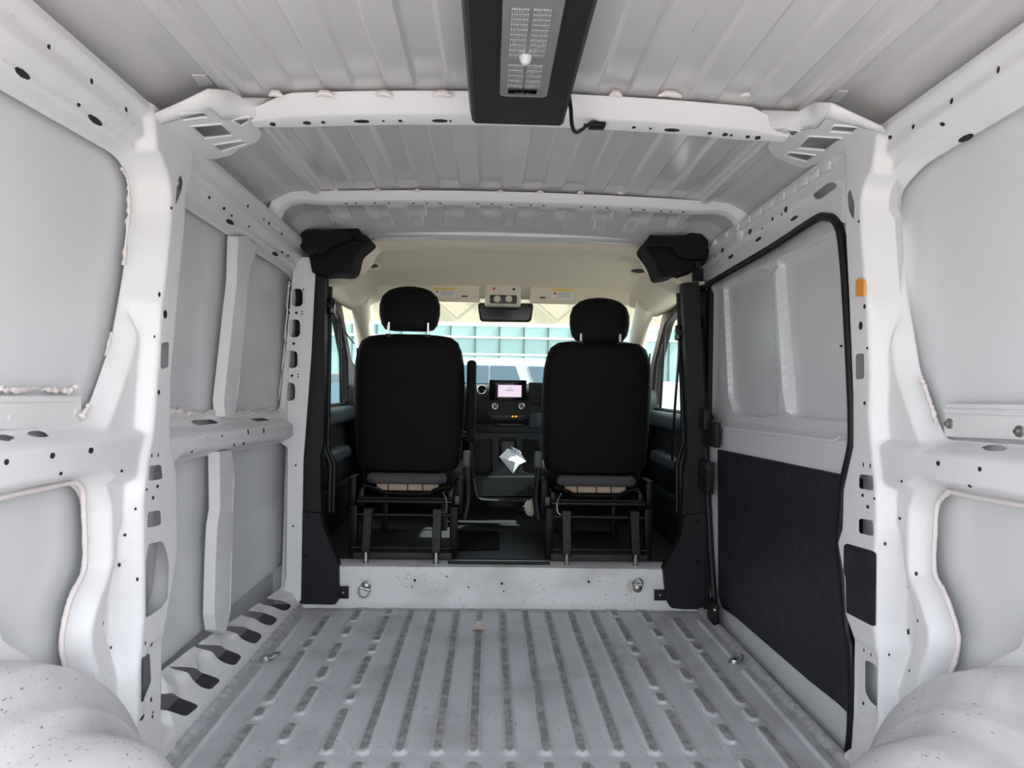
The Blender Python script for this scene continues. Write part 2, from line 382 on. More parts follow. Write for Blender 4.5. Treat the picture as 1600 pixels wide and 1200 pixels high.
# sill: leans in towards the floor, with swellings between the triangular openings
sz = sm((.175 - .03 * (A - 1.9) - B) / .15)
front = (A > 1.86)
D = np.where(front, np.maximum(D, .022 + .060 * sz), np.maximum(D, .088 * sm((.10 - B) / .06)))
TH = [[(256, 1086), (270, 1082), (297, 1100), (299, 1104), (280, 1120), (258, 1108)], [(293, 1041), (308, 1043), (337, 1062), (320, 1078), (311, 1074)], [(331, 1007), (350, 1008), (372, 1025), (358, 1041), (346, 1034)],
      [(369, 976), (388, 979), (405, 992), (392, 1007), (380, 1000)], [(397, 951), (415, 955), (430, 967), (417, 979), (407, 972)], [(422, 930), (437, 933), (452, 946), (440, 956), (430, 948)]]
for t_ in TH:
    q = yz(t_, -.885); cy, cz = np.mean([p[0] for p in q]), np.mean([p[1] for p in q])
    D += np.where(front, .030 * np.exp(-((A - cy + .035) / .06) ** 4 - ((B - cz - .065) / .045) ** 2), 0)
    cut = np.maximum(cut, sdf(yz(rp(t_, 6), -.885), A, B))
for o_ in (openLu, openLl, openLfu, openLfl): cut = np.maximum(cut, sdf(o_, A, B))
ovalsL = [rp(rect(*r), 9) for r in ((455, 450, 474, 480), (451, 498, 470, 528), (447, 547, 466, 576), (443, 597, 462, 627))]
HL = [(rp(t_, 4), -.86) for t_ in ([(232, 728), (250, 726), (252, 748), (230, 752)], [(229, 800), (249, 797), (250, 820), (228, 825)], [(230, 850), (252, 845), (258, 860), (262, 880), (260, 935), (250, 950), (226, 966), (225, 880)],
      [(219, 1028), (236, 1020), (238, 1065), (228, 1090), (218, 1099)], [(250, 536), (262, 534), (261, 574), (249, 577)], [(275, 285), (280, 272), (284, 285), (281, 300), (272, 322)])]


SD[-1] = blur(flange(D, (openLu, openLl, openLfu, openLfl)))
for t_ in (ell(0, 684, 17, 5, 16), ell(53, 678, 17, 5, 16), rp([(296, 657), (330, 655), (342, 661), (308, 665)], 4), rp([(390, 654), (412, 653), (420, 657), (398, 659)], 4)):
    q_ = [onwall(-1, x, y, .90)[0] for x, y in t_]; cut = np.maximum(cut, sdf([(p.y, p.z) for p in q_], A, B))
for h_, x_ in HL: cut = np.maximum(cut, sdf(yz(h_, x_), A, B))
D = blur(flange(D, (openLu, openLl, openLfu, openLfl))); P3 = np.stack([-(XS - D), A, B], -1); SD[-1] = D.copy()
wall_left = sheet('wall_left', WU, WV, P3, cut, 'paint_low')
tag(wall_left, 'white painted left cargo wall with pressed pillar, ledge and punched holes', 'wall', kind='structure')
# --- right
pillarR = yz([(1322, 160), (1322, 350), (1328, 470), (1334, 620), (1334, 698), (1319, 764), (1317, 827), (1310, 848), (1320, 902), (1322, 960), (1334, 992), (1334, 1125), (1327, 1230),
              (1380, 1230), (1372, 1130), (1372, 1012), (1367, 975), (1368, 860), (1370, 830), (1370, 758), (1366, 725), (1359, 650), (1361, 590), (1356, 470), (1352, 365), (1358, 300), (1380, 160)], .86)
flareR = yz([(1480, 762), (1418, 755), (1407, 776), (1406, 815), (1413, 833), (1415, 875), (1421, 908), (1435, 972), (1435, 1005), (1420, 1050), (1409, 1085), (1406, 1160), (1452, 1160), (1455, 1100), (1475, 1050), (1484, 1015), (1484, 988), (1466, 930), (1449, 895), (1450, 795)], .895)
upflR = yz([(1395, 560), (1385, 690), (1440, 690), (1455, 660), (1430, 590), (1408, 500)], .905)
openRu = yz(rp([(1850, 12), (1600, 165), (1443, 258, 26), (1408, 300), (1408, 340), (1416, 450), (1438, 580), (1470, 668), (1480, 687), (1850, 712)], 14), .94)
openRl = yz(rp([(1850, 838), (1480, 766, 22), (1461, 800), (1460, 893), (1478, 930), (1496, 985), (1496, 1020), (1480, 1065), (1455, 1150), (1450, 1300), (1850, 1300)], 12), .94)
beamR = yz([(1375, 698), (1439, 707), (1598, 726), (1850, 757), (1850, 810), (1598, 782), (1480, 765), (1375, 752)], .87)
doorhole = yz(rp([(1060, 480), (1068, 454), (1100, 442, 20), (1283, 333, 24), (1318, 352, 16), (1326, 470), (1331, 640), (1331, 698), (1316, 764), (1314, 827), (1309, 848), (1318, 902), (1320, 960), (1331, 992), (1331, 1140), (1326, 1190), (1118, 985), (1050, 985)], 6), .87)
D = np.full(A.shape, .022)
D = np.maximum(D, ramp(flareR, .075, .052)); D = np.maximum(D, ramp(upflR, .07, .05)); D = np.maximum(D, ramp(beamR, .04, .075)); D = np.maximum(D, ramp(pillarR, .032, .088))
D -= .006 * sm(sdf(yz([(1332, 992), (1372, 1020), (1372, 1135), (1334, 1125)], .86), A, B) / .008)
D, cut = facets(1, D)
D = np.maximum(D, .088 * sm((.08 - B) / .06))
D = np.where(A > 1.9, np.maximum(D, .06), D)
for o_ in (openRu, openRl, doorhole): cut = np.maximum(cut, sdf(o_, A, B))
HR = [(rp(t_, 4), .86) for t_ in ([(1345, 741), (1366, 743), (1367, 767), (1344, 763)], [(1344, 810), (1366, 813), (1367, 838), (1344, 833)],
      [(1350, 1031), (1362, 1036), (1369, 1044), (1369, 1105), (1358, 1096), (1350, 1080)], [(1339, 553), (1352, 552), (1352, 592), (1339, 593)], [(1326, 305), (1330, 294), (1337, 318), (1336, 345), (1328, 328)], [(1260, 304), (1285, 285), (1294, 284), (1294, 292), (1270, 310), (1261, 312)])]
HR += [(rp([(1417, 1128), (1430, 1128), (1430, 1142), (1418, 1142)], 3), .91)]
SD[1] = blur(flange(D, (openRu, openRl)))
for t_ in (ell(1558, 700, 18, 5, 16, .05),):
    q_ = [onwall(1, x, y, .90)[0] for x, y in t_]; cut = np.maximum(cut, sdf([(p.y, p.z) for p in q_], A, B))
for h_, x_ in HR: cut = np.maximum(cut, sdf(yz(h_, x_), A, B))
D = blur(flange(D, (openRu, openRl))); P3 = np.stack([XS - D, A, B], -1); SD[1] = D.copy()
wall_right = sheet('wall_right', WU, WV, P3, cut, 'paint_low')
tag(wall_right, 'white painted right cargo wall with pillar, ledge and sliding door opening', 'wall', kind='structure')
# small dark bolt holes: shallow caps on the sheet
def pj(p):
    q = CM.transposed() @ (Vector(p) - CAM); return Vector((800 + F * q.x / -q.z, 600 - F * q.y / -q.z))
def cap(mb, c, n, rx, ry, k=8):
    v = Vector((0, 0, 1)); v = (v - n * v.dot(n)).normalized(); u = v.cross(n)
    rw = min(.03, rx * .001 / max((pj(c + u * .001) - pj(c)).length, .12)); rh = min(.03, ry * .001 / max((pj(c + v * .001) - pj(c)).length, .12))
    a = [(math.cos(t), math.sin(t)) for t in np.linspace(0, 2 * math.pi, k, endpoint=False)]
    mb.loft([[c - n * .004 + u * x * rw + v * y * rh for x, y in a], [c + n * .0006 + u * x * rw + v * y * rh for x, y in a]])
holesL = [(76, 74, 3, 5), (143, 127, 3, 5), (197, 171, 2.5, 4), (123, 164, 3, 3), (12, 114, 15, 6), (119, 187, 14, 5), (10, 722, 4, 5), (82, 712, 4, 5), (142, 704, 4, 5), (95, 740, 2.5, 3),
          (190, 736, 2, 2.5), (196, 795, 2, 2.5), (188, 836, 2.5, 2.5), (192, 883, 2.5, 3), (190, 905, 2, 3), (172, 975, 3.5, 6), (188, 1012, 1.5, 2.5), (187, 1120, 2, 3), (165, 1121, 5, 3),
          (237, 712, 1, 3.5), (247, 711, 1, 3.5), (246, 760, 2, 3), (239, 778, 2, 3), (229, 765, 1.5, 2), (253, 460, 2, 4), (258, 491, 3, 7), (248, 526, 1.5, 2.5), (267, 523, 1.5, 2.5), (248, 613, 2, 4), (268, 325, 1.5, 2.5), (283, 328, 1.5, 2.5),
          (326, 309, 1.5, 2.5), (350, 326, 2, 3), (355, 347, 7, 3.5), (387, 323, 1.5, 4), (412, 343, 1, 4), (420, 350, 1, 4), (362, 337, 1.5, 2), (428, 397, 5, 3), (440, 394, 1.5, 2), (440, 366, 1, 3), (449, 400, 1.5, 2), (388, 354, 1, 2),
          (467, 690, 1.5, 2), (462, 727, 1.5, 2), (300, 706, 1.5, 2), (322, 682, 1.5, 3), (303, 681, 1, 2), (347, 681, 1, 2), (412, 673, 1, 4), (388, 675, 1, 4), (366, 695, 1, 2), (381, 693, 1.5, 2.5), (227, 1005, 1.2, 3.5), (237, 1007, 1.2, 3.5), (236, 1093, 2, 4), (190, 1113, 1, 3),
]
holesR = [(1560, 109, 3, 6), (1487, 158, 3, 5), (1427, 198, 2.5, 4), (1389, 215, 3, 4), (1508, 195, 3.5, 4), (1509, 216, 13, 5), (1466, 724, 3, 4), (1531, 733, 3, 4), (1515, 760, 2, 3), (1488, 695, 4, 1.5), (1526, 698, 4, 1.5), (1587, 704, 4, 1.5), (1409, 752, 1.5, 2.5), (1400, 810, 2, 2.5), (1406, 850, 2, 3), (1402, 896, 2.5, 3.5), (1402, 917, 2, 2.5),
          (1420, 987, 2.5, 5), (1401, 1023, 1.5, 2.5), (1402, 917, 2, 2), (1400, 1128, 1.5, 2.5), (1349, 726, 1, 4), (1360, 728, 1, 4), (1348, 774, 2, 3), (1356, 792, 2.5, 3), (1366, 779, 1.5, 2), (1351, 479, 2, 4), (1345, 509, 3, 7), (1335, 541, 1.5, 2), (1355, 544, 1.5, 2), (1351, 630, 2, 3), (1324, 348, 1.5, 2), (1342, 346, 1.5, 2.5),
          (1350, 1016, 1, 3), (1361, 1023, 1, 3), (1349, 1099, 2, 3), (1340, 1110, 1.5, 3), (1228, 327, 3, 5), (1207, 342, 2, 3), (1221, 335, 1, 2), (1172, 362, 3, 4.5), (1190, 357, 1, 1.5), (1241, 341, 7, 3), (1185, 374, 6, 3), (1142, 401, 6, 3), (1129, 391, 2.5, 4), (1117, 400, 1, 2.5), (1152, 377, 1, 1.5), (1434, 970, 1, 3), (1421, 1048, 1, 3)]
for sd_, hs, w_ in ((-1, holesL, wall_left), (1, holesR, wall_right)):
    mb = MB()
    for x, y, rx, ry in hs:
        c, n = onwall(sd_, x, y, .88)
        cap(mb, c, n, rx, ry)
    tag(mb.build('bolt_holes', 'hole_dark', w_, smooth=False, fix=False), kind='stuff')
# outer skin panels behind the frame
def skin(name, side, y0, y1, z0, z1, parent, bulge=.0, crease=None):
    U = np.linspace(y0, y1, 40); V = np.linspace(z0, z1, 40); a, b = np.meshgrid(U, V, indexing='ij')
    X = XS + bulge * (1 - ((a - (y0 + y1) / 2) / (y1 - y0) * 2) ** 2) * .6 + bulge * (1 - ((b - (z0 + z1) / 2) / (z1 - z0) * 2) ** 2)
    if crease: X = X - crease[1] * sm((b - crease[0] + .03) / .06) + .06 * sm((.17 - b) / .05)
    return sheet(name, U, V, np.stack([side * X, a, b], -1), np.full(a.shape, -1.), 'skin', parent)
for sd_, w_ in ((-1, wall_left), (1, wall_right)):
    skin('skin_panel', sd_, .15, 1.80, .78, 1.64, w_, .012)
    skin('skin_panel', sd_, .15, 1.90, -.03, .80, w_, .012, (.42, -.01))
skin('skin_panel', -1, 1.80, 3.2, .78, 1.64, wall_left, .012); skin('skin_panel', -1, 1.88, 3.2, -.03, .80, wall_left, .012, (.42, -.012))
skin('skin_panel', 1, 1.75, 3.2, 1.40, 1.66, wall_right, 0)
# sealant beads
def bead(pts, X, parent, r=.004, jit=.5, n=10):
    P = spline(tr(pts, X=X), n); mb = MB()
    rr = [r * (1 + jit * (random.random() * 1.6 - .8)) for _ in P]
    mb.tube([p + Vector((0, (random.random() - .5) * r * jit, (random.random() - .5) * r * jit)) for p in P], rr, 6)
    return mb.build('sealant_bead', 'sealant', parent, ang=80, fix=False)
bead([(190, 262), (200, 285), (201, 330), (193, 415)], -.925, wall_left, .0045, .8)
bead([(174, 520), (165, 555)], -.925, wall_left, .003); bead([(140, 632), (128, 652)], -.925, wall_left, .007, .4)
bead([(0, 608), (15, 610), (60, 608), (90, 610), (105, 612), (118, 606)], -.942, wall_left, .004, 1.0)
bead([(115, 752), (128, 764), (131, 800), (132, 884), (111, 933), (98, 985), (97, 1020), (108, 1060), (125, 1100)], -.925, wall_left, .006, .15)
bead([(-60, 796), (0, 778), (60, 765), (113, 754)], -.925, wall_left, .005, .15)
bead([(268, 643), (290, 645), (310, 646), (345, 643)], -.942, wall_left, .006, 1.1, 14); bead([(372, 643), (400, 643), (430, 638)], -.942, wall_left, .005, 1.0, 14)
bead([(452, 440), (450, 470), (445, 540), (436, 625)], -.925, wall_left, .003, 1.0)
bead([(1438, 588), (1445, 605), (1455, 635), (1463, 662)], .925, wall_right, .005, .6)
bead([(1483, 768), (1465, 788), (1461, 830), (1460, 893), (1477, 930), (1495, 985), (1495, 1020), (1480, 1065), (1462, 1112)], .925, wall_right, .006, .15)
bead([(1483, 768), (1540, 780), (1600, 790), (1660, 800)], .925, wall_right, .005, .15)
# stiffening strips above the ledges, with rivets
def strip(side, a, b, c, d, ridge, parent):
    mb = MB(); X = side * .942
    mb.prism(tr([a, b, c, d], X=X), [], (-side * .004, 0, 0)); mb.tube(tr(ridge, X=side * .936), .006, 8)
    return mb.build('stiffener_strip', 'paint', parent)
strip(-1, (-60, 618), (124, 618), (124, 668), (-60, 672), [(-60, 624), (122, 624)], wall_left)
strip(1, (1480, 631), (1680, 633), (1680, 690), (1478, 682), [(1478, 642), (1680, 648)], wall_right)
for x, y in ((14, 652), (117, 643)): MB().lathe([(0, .004), (.006, .003), (.008, 0)], bp(x, y, X=-.940), (1, 0, 0), 12).build('rivet', 'paint', wall_left)
for x, y in ((1484, 662), (1594, 674)): MB().lathe([(0, .012), (.005, .011), (.006, .005), (.011, .004), (.012, 0)], bp(x, y, X=.938), (-1, 0, 0), 12).build('stud', 'zinc', wall_right)
# struts of the left wall front bay
def strut(name, pts, X, hs, dep, slot):
    o = MB().prism(tr(rp(pts, 2), X=X), [tr(rp(h, 1.5), X=X) for h in hs], (-dep, 0, 0)).build(name, 'paint', wall_left, bevel=.003); return o
strut('strut', [(372, 369), (388, 368), (392, 378), (403, 382), (398, 402), (390, 420), (372, 622), (366, 652), (352, 652), (350, 625), (357, 560), (370, 440)], -.905, [[(388, 415), (391, 415), (388, 455), (385, 455)], [(381, 500), (384, 500), (377, 570), (375, 570)], [(373, 585), (375, 585), (371, 622), (368, 622)]], .035, 0)
strut('strut', [(343, 705), (362, 704), (367, 740), (366, 760), (360, 960), (352, 990), (338, 985), (335, 960), (337, 880), (340, 820), (344, 795)], -.905, [[(364, 740), (366, 740), (364, 800), (362, 800)], [(361, 860), (363, 860), (360, 955), (358, 955)]], .035, 0)
ofr = rp([(460, 402), (494, 402), (486, 560), (474, 720), (470, 940), (440, 940), (447, 905), (450, 700), (436, 690), (436, 642), (446, 560)], 4)
fp = MB().prism(tr(ofr, Y=3.045), [tr(h, Y=3.045) for h in ovalsL], (0, .003, 0))
for h in ovalsL: fp.tube(tr(h, Y=3.044), .0032, 6, closed=True)
fp = fp.build('front_frame_plate', 'paint', wall_left)
for y0, y1, x0, x1 in ((444, 484, 450, 479), (493, 532, 447, 475), (541, 580, 443, 471), (591, 631, 439, 467)):
    MB().tube(tr(rp([(x0 + 1, y0), (x1, y0 + 1), (x1 - 4, y1), (x0 - 3, y1)], 6), Y=3.044), .0022, 6, closed=True).build('pressed_rim', 'paint', fp)
fh = MB()
for x, y, r_ in ((474, 453, 1.6), (452, 489, 1.4), (463, 489, 2.2), (472, 487, 1.2), (472, 491, 1.2), (459, 537, 2.2), (446, 586, 1.6), (456, 587, 2.2), (466, 585, 1.2), (466, 589, 1.2), (441, 617, 1.8), (462, 727, 1.6), (458, 822, 1.6)):
    fh.lathe([(0, -.0012), (r_ * .0028, -.0012), (r_ * .0028, .002)], bp(x, y, Y=3.045), (0, 1, 0), 8)
tag(fh.build('bolt_holes', 'hole_dark', fp, smooth=False), kind='stuff')
# ------------------------------------------------------------------ ceiling
RU = np.concatenate([np.linspace(-.95, -.76, 24), np.arange(-.755, .7551, .0038), np.linspace(.76, .95, 24)])
RV = np.concatenate([np.linspace(.15, 1.1, 8), np.arange(1.12, 3.16, .011)])
A, B = np.meshgrid(RU, RV, indexing='ij')
zc = np.interp(B, [.1, 1.8, 2.65, 2.88, 3.06, 3.12, 3.2], [1.700, 1.697, 1.686, 1.672, 1.622, 1.606, 1.60])
Z = zc - .028 * (A / .75) ** 2 - .045 * sm((np.abs(A) - .80) / .13) - .10 * sm((np.abs(A) - .90) / .05)
hp = .0765; ph = np.abs(((A / hp) % 2) - 1)              # 1 at even multiples (low flats), 0 at odd ones
bays = sm((np.minimum(np.abs(B - 1.84), np.abs(B - 2.67)) - .03) / .05) * sm((2.95 - B) / .04)
hi = sm((.5 - ph) / .16 + .5) * sm((.70 - np.abs(A)) / .01)
Z += .014 * hi * bays
side = sm((np.abs(A) - .705) / .008) * sm((.745 - np.abs(A)) / .008)
Z -= .012 * side * sm((3.0 - B) / .05)
for k in range(-4, 5):                                    # shallow pressed fields ahead of the front bow
    Z += .005 * sm((.026 - np.abs(A - .128 * k)) / .008) * sm((.055 - np.abs(B - 2.965)) / .012)
ceiling = sheet('ceiling', RU, RV, np.stack([A, B, Z], -1), np.full(A.shape, -1.), 'roof_paint')
tag(ceiling, 'white ribbed sheet metal roof of the cargo area', 'ceiling', kind='structure')
def zr(x, y): return float(Z[np.argmin(abs(RU - x)), np.argmin(abs(RV - y))])
# lip where roof meets cab headliner
# cross bows
def bow(path, prof, holes, name):
    rings = []
    for i, (x, z, k) in enumerate(path): rings.append([Vector((x, 1.85 + (y - 1.85) * k, z + dz * k)) for y, dz in prof])
    mb = MB().loft(rings); return mb.build(name, 'paint', ceiling, bevel=.003)
rb = [(x, 1.637 - .022 * (x / .62) ** 2, 1 - .42 * min(1, max(0, (abs(x) - .585) / .09))) for x in np.linspace(-.69, .70, 48)]
bow_rear = bow(rb, [(1.775, .050), (1.785, .040), (1.805, .006), (1.813, .001), (1.868, -.003), (1.875, .003), (1.875, .045)], None, 'roof_bow')
pts = [(-.875, 1.52), (-.872, 1.56), (-.855, 1.60), (-.825, 1.622), (-.78, 1.630)] + [(x, 1.64 - .018 * (x / .78) ** 2) for x in np.linspace(-.70, .70, 20)] + [(.78, 1.630), (.825, 1.622), (.855, 1.60), (.872, 1.56), (.875, 1.52)]
bf = [(x, z, 1) for x, z in pts]
def bow2():
    rings = []; P = [Vector((x, 0, z)) for x, z in pts]
    for i, p in enumerate(P):
        t = (P[min(i + 1, len(P) - 1)] - P[max(i - 1, 0)]).normalized(); n = Vector((-t.z, 0, t.x))
        rings.append([p + n * dz + Vector((0, y, 0)) for y, dz in ((2.635, .034), (2.64, .026), (2.655, .004), (2.66, 0), (2.705, -.004), (2.712, .002), (2.712, .034))])
    return MB().loft(rings).build('roof_bow', 'paint', ceiling, bevel=.003)
bow_front = bow2()
mb = MB(); up = Vector((0, 0, -1))
def roofcap(mb, x, y, z, rx, ry, k=10):
    a = [(math.cos(t), math.sin(t)) for t in np.linspace(0, 2 * math.pi, k, endpoint=False)]
    mb.loft([[Vector((x + c * rx, y + s * ry, z + .004)) for c, s in a], [Vector((x + c * rx, y + s * ry, z - .0012)) for c, s in a]])
for px, py, rx in ((418, 184, 4), (473, 182, 6), (499, 181, 3), (561, 181, 12), (596, 181, 2), (623, 181, 3), (686, 182, 12), (703, 182, 2), (917, 187, 3), (934, 189, 12), (995, 190, 3), (1022, 191, 2), (1057, 193, 12), (1118, 197, 3), (1143, 199, 4), (1154, 199, 2), (1180, 202, 3), (1197, 203, 4)):
    p = bp(px, py, Z=1.637); zz = 1.637 - .022 * (p.x / .62) ** 2; p = bp(px, py, Z=zz); roofcap(mb, p.x, 1.842, zz - .0015, rx * .0017, min(rx, 4) * .0022)
for px in (545, 560, 589, 610, 648, 668, 689, 747, 769, 799, 829, 849, 908, 929, 949, 986, 1006, 1034, 1049, 1069):
    p = bp(px, 318 + (px - 560) * .013, Z=1.64); zz = 1.64 - .018 * (p.x / .78) ** 2; roofcap(mb, p.x, 2.684, zz - .002, .005, .006)
tag(mb.build('bolt_holes', 'hole_dark', ceiling, smooth=False, fix=False), kind='stuff')
# sealant dabs between rear bow and roof
for px in (431, 508, 600, 692, 962, 1047, 1110, 1168):
    p = bp(px, 152, Y=1.77); w = random.uniform(.014, .03)
    MB().tube([(p.x - w, 1.772, p.z + .004), (p.x - w * .4, 1.768, p.z + .009), (p.x + w * .3, 1.768, p.z + .008), (p.x + w, 1.772, p.z + .003)], [.003, .008, .009, .003], 8).build('sealant_dab', 'sealant', ceiling)
for px in (523, 590, 652, 782, 844, 907, 970, 1035):
    p = bp(px, 297 + (px - 523) * .012, Y=2.635)
    MB().tube([(p.x - .012, 2.634, p.z), (p.x, 2.630, p.z + .002), (p.x + .012, 2.634, p.z)], [.003, .007, .003], 8).build('sealant_dab', 'sealant', ceiling)
# gusset brackets joining rear bow and pillars
def gusset(lowpx, uppx, outer, hs, s, bowpx, pil1, pil2):
    P = pl3(bp(*bowpx, Z=1.632), bp(*pil1, X=s * .868), bp(*pil2, X=s * .868))
    g = empty('gusset_bracket'); g.parent = ceiling
    mb = MB().prism(tr(rp(outer, 6), plane=P), [tr(rp(h, 2.5), plane=P) for h in hs], (0, .002, .005))
    for h in hs: mb.tube(tr(rp(h, 2.5), plane=P), .0035, 6, closed=True)
    mb.build('bracket_plate', 'paint', g, bevel=.002)
    low = tr(lowpx, plane=P); upp = []
    for (x, y), l in zip(uppx, low):
        upp.append(bp(x, y, Y=l.y - .045))
    rings = [upp, [a.lerp(b, .75) + Vector((0, -.006, -.004)) for a, b in zip(upp, low)], low]
    b2 = MB().loft(rings, closed=False); o = b2.build('bracket_cheek', 'paint', g, ang=60, fix=False)
    md = o.modifiers.new('thick', 'SOLIDIFY'); md.thickness = .004; md.offset = 0
gusset([(244, 196), (285, 184), (330, 170), (345, 186), (395, 186), (432, 186)], [(240, 178), (285, 158), (325, 139), (358, 141), (378, 153), (432, 153)],
       [(244, 196), (330, 168), (345, 184), (432, 183, 0), (432, 192, 0), (402, 200), (410, 210), (402, 222), (374, 232), (362, 242), (332, 250), (300, 236)],
       [[(274, 178), (318, 174), (327, 182), (283, 188)], [(298, 197), (346, 193), (366, 211), (318, 216)], [(333, 226), (378, 219), (386, 224), (345, 237)], [(361, 187), (390, 182), (389, 190), (376, 197)]], -1, (430, 187), (246, 194), (305, 238))
gusset([(1384, 208), (1340, 197), (1290, 184), (1275, 200), (1240, 205), (1190, 203)], [(1378, 198), (1340, 180), (1300, 161), (1272, 160), (1248, 174), (1190, 172)],
       [(1384, 208), (1290, 184), (1278, 202), (1190, 200, 0), (1190, 208, 0), (1212, 214), (1198, 229), (1210, 246), (1256, 264), (1285, 252), (1320, 236)],
       [[(1223, 205), (1232, 201), (1252, 204), (1240, 214)], [(1264, 212), (1317, 215), (1291, 235), (1245, 231)], [(1234, 237), (1276, 242), (1262, 253), (1225, 243)], [(1303, 195), (1342, 198), (1333, 208), (1294, 205)]], 1, (1190, 204), (1382, 208), (1318, 238))
MB().prism(tr([(300, 118), (322, 118), (334, 132), (312, 136)], Z=1.664), [], (0, 0, .003)).build('roof_patch', 'paint', ceiling)
MB().prism(tr([(1308, 142), (1325, 143), (1310, 160), (1293, 158)], Z=1.664), [], (0, 0, .003)).build('roof_patch', 'paint', ceiling)
# tab strip on the right rail
for i in range(11):
    t = i / 10; p = bp(1290 - 175 * t, 262 + 118 * t, X=.858)
    MB().box(p + Vector((-.003, -.026, -.012)), p + Vector((.004, .026, .012)), .003).build('rail_tab', 'paint', wall_right)
# ------------------------------------------------------------------ wheel arches
def wheel_arch(s):
    Yc, Rr = 1.07, .68
    rings = []
    for a in np.linspace(R(8), R(172), 40):
        c, q = math.cos(a), math.sin(a)
        sec = []
        for x, k in ((.938, 1.02), (.865, 1.005), (.852, .995), (.832, .93), (.826, .92), (.80, .905), (.795, .895), (.784, .85), (.776, .842), (.72, .825), (.705, .81), (.694, .77), (.69, .5), (.69, .30)):
            sec.append(Vector((s * x, Yc + c * Rr * (k if k > .8 else k) , max(0.0, -.21 + q * Rr * k))))
        rings.append(sec)
    o = MB().loft(rings, closed=False).build('wheel_arch', 'sill_paint', ang=42, fix=False)
    MB().prism([Vector((s * .925, y, z)) for y, z in rp([(1.02, .40), (1.10, .49), (1.19, .505), (1.205, .535), (1.25, .54), (1.275, .53), (1.29, .48), (1.37, .42), (1.42, .34), (1.40, .25)], .012)], [], (s * .004, 0, 0)).build('flange_tab', 'paint', o)
    return o
tag(wheel_arch(-1), 'scuffed white wheel arch hump at the left rear corner', 'wheel arch', kind='structure')
tag(wheel_arch(1), 'scuffed white wheel arch hump at the right rear corner', 'wheel arch', kind='structure')
# ------------------------------------------------------------------ front step up to the cab
def step():
    xs = np.linspace(-.90, .90, 60); prof = [(3.045, -.004), (3.056, .006), (3.064, .025), (3.074, .09), (3.079, .150), (3.084, .163), (3.11, .167), (3.20, .167)]
    return MB().loft([[Vector((x, y + .008 * math.exp(-((x) / .5) ** 2), z)) for y, z in prof] for x in xs], closed=False).build('wall_front', 'sill_paint', ang=50, fix=False)
wf = tag(step(), 'scuffed white step wall at the front of the cargo floor', 'wall', kind='structure')
mb = MB()
for px, py in ((648, 907), (644, 917), (732, 918), (698, 901), (784, 912), (787, 924), (920, 909), (1000, 940)):
    p = bp(px, py, Y=3.072); mb.lathe([(0, -.002), (.005 if px in (648, 784, 920) else .003, -.002), (.005 if px in (648, 784, 920) else .003, .006)], p, (0, 1, 0), 8)
tag(mb.build('bolt_holes', 'hole_dark', wf, smooth=False), kind='stuff')
# ------------------------------------------------------------------ sliding door on the right
DU = np.arange(1.70, 3.36, .006); DV = np.arange(-.03, 1.50, .006)
A, B = np.meshgrid(DU, DV, indexing='ij')
pA = yz(rp([(1133, 450), (1200, 421, 8), (1207, 440), (1217, 650, 8), (1150, 648, 10), (1141, 620)], 6), .935)
pB = yz(rp([(1221, 408, 8), (1345, 348), (1345, 657), (1240, 651, 8), (1233, 610), (1222, 440)], 5), .935)
D = np.full(A.shape, .026)
lz = np.interp(A, [p[0] for p in sorted(yz([(1320, 692), (1128, 668)], .91))], [p[1] for p in sorted(yz([(1320, 692), (1128, 668)], .91))])
D += .03 * sm((lz - B + .03) / .03)
D += .012 * sm((B - 1.375) / .03)
D += .022 * sm((A - 3.08) / .12) * sm((B - .82) / .03)
sA, sB = sdf(pA, A, B), sdf(pB, A, B)
D = np.where(sA > -.004, D - .020 * sm((sA + .004) / .005), D); D = np.where(sB > -.004, D - .020 * sm((sB + .004) / .005), D)
gap = sdf(yz(rp([(1208, 428), (1218, 418), (1236, 645), (1222, 645)], 3), .93), A, B)
D += .014 * sm((gap + .006) / .012)
D -= .006 * sm(sdf(yz(rp([(1209, 445), (1213, 445), (1222, 620), (1217, 620)], 2), .93), A, B) / .003)
door_1 = sheet('door_1', DU, DV, np.stack([.955 - D, A, B], -1), np.full(A.shape, -1.), 'skin')
tag(door_1, 'white sliding side door with two blank panels and black lower lining', 'door', kind='structure')
p = tr(rp([(1121, 702), (1317, 742), (1345, 748), (1345, 1135), (1310, 1100), (1262, 1062), (1150, 965), (1128, 949), (1122, 930)], 4), X=.893)
MB().prism(p, [], (.006, 0, 0)).build('lining_panel', 'black_panel', door_1, bevel=.002)
for px, py in ((1150, 713), (1180, 720), (1225, 729), (1260, 738), (1306, 748)):
    MB().lathe([(0, -.002), (.006, -.001), (.007, .002)], bp(px, py, X=.893), (1, 0, 0), 12).build('lining_clip', 'rubber', door_1)
MB().tube(spline(tr([(1128, 668), (1180, 675), (1240, 682), (1290, 688), (1303, 689), (1312, 683)], X=.897), 6), .004, 8).build('ledge_edge', 'paint', door_1)
mb = MB()
for px, py, rx, ry in ((1215, 495, 1.5, 4), (1220, 572, 1.5, 4)):
    p = bp(px, py, X=.921); mb.lathe([(0, -.002), (.004, -.002), (.004, .003)], p, (1, 0, 0), 8)
tag(mb.build('bolt_holes', 'hole_dark', door_1, smooth=False), kind='stuff')
seal = tr([(1120, 985), (1110, 850), (1103, 700), (1097, 520), (1094, 470), (1098, 452), (1112, 441), (1200, 390), (1270, 345), (1290, 339), (1306, 346), (1315, 372), (1322, 450), (1330, 600), (1332, 660), (1331, 698), (1320, 750), (1316, 800), (1313, 850), (1319, 905), (1325, 985), (1331, 1020), (1331, 1130), (1327, 1175)], X=.882)
MB().tube(spline(seal, 5), .0125, 10, sx=1.0, sy=1.0).build('door_seal', 'rubber', wall_right)
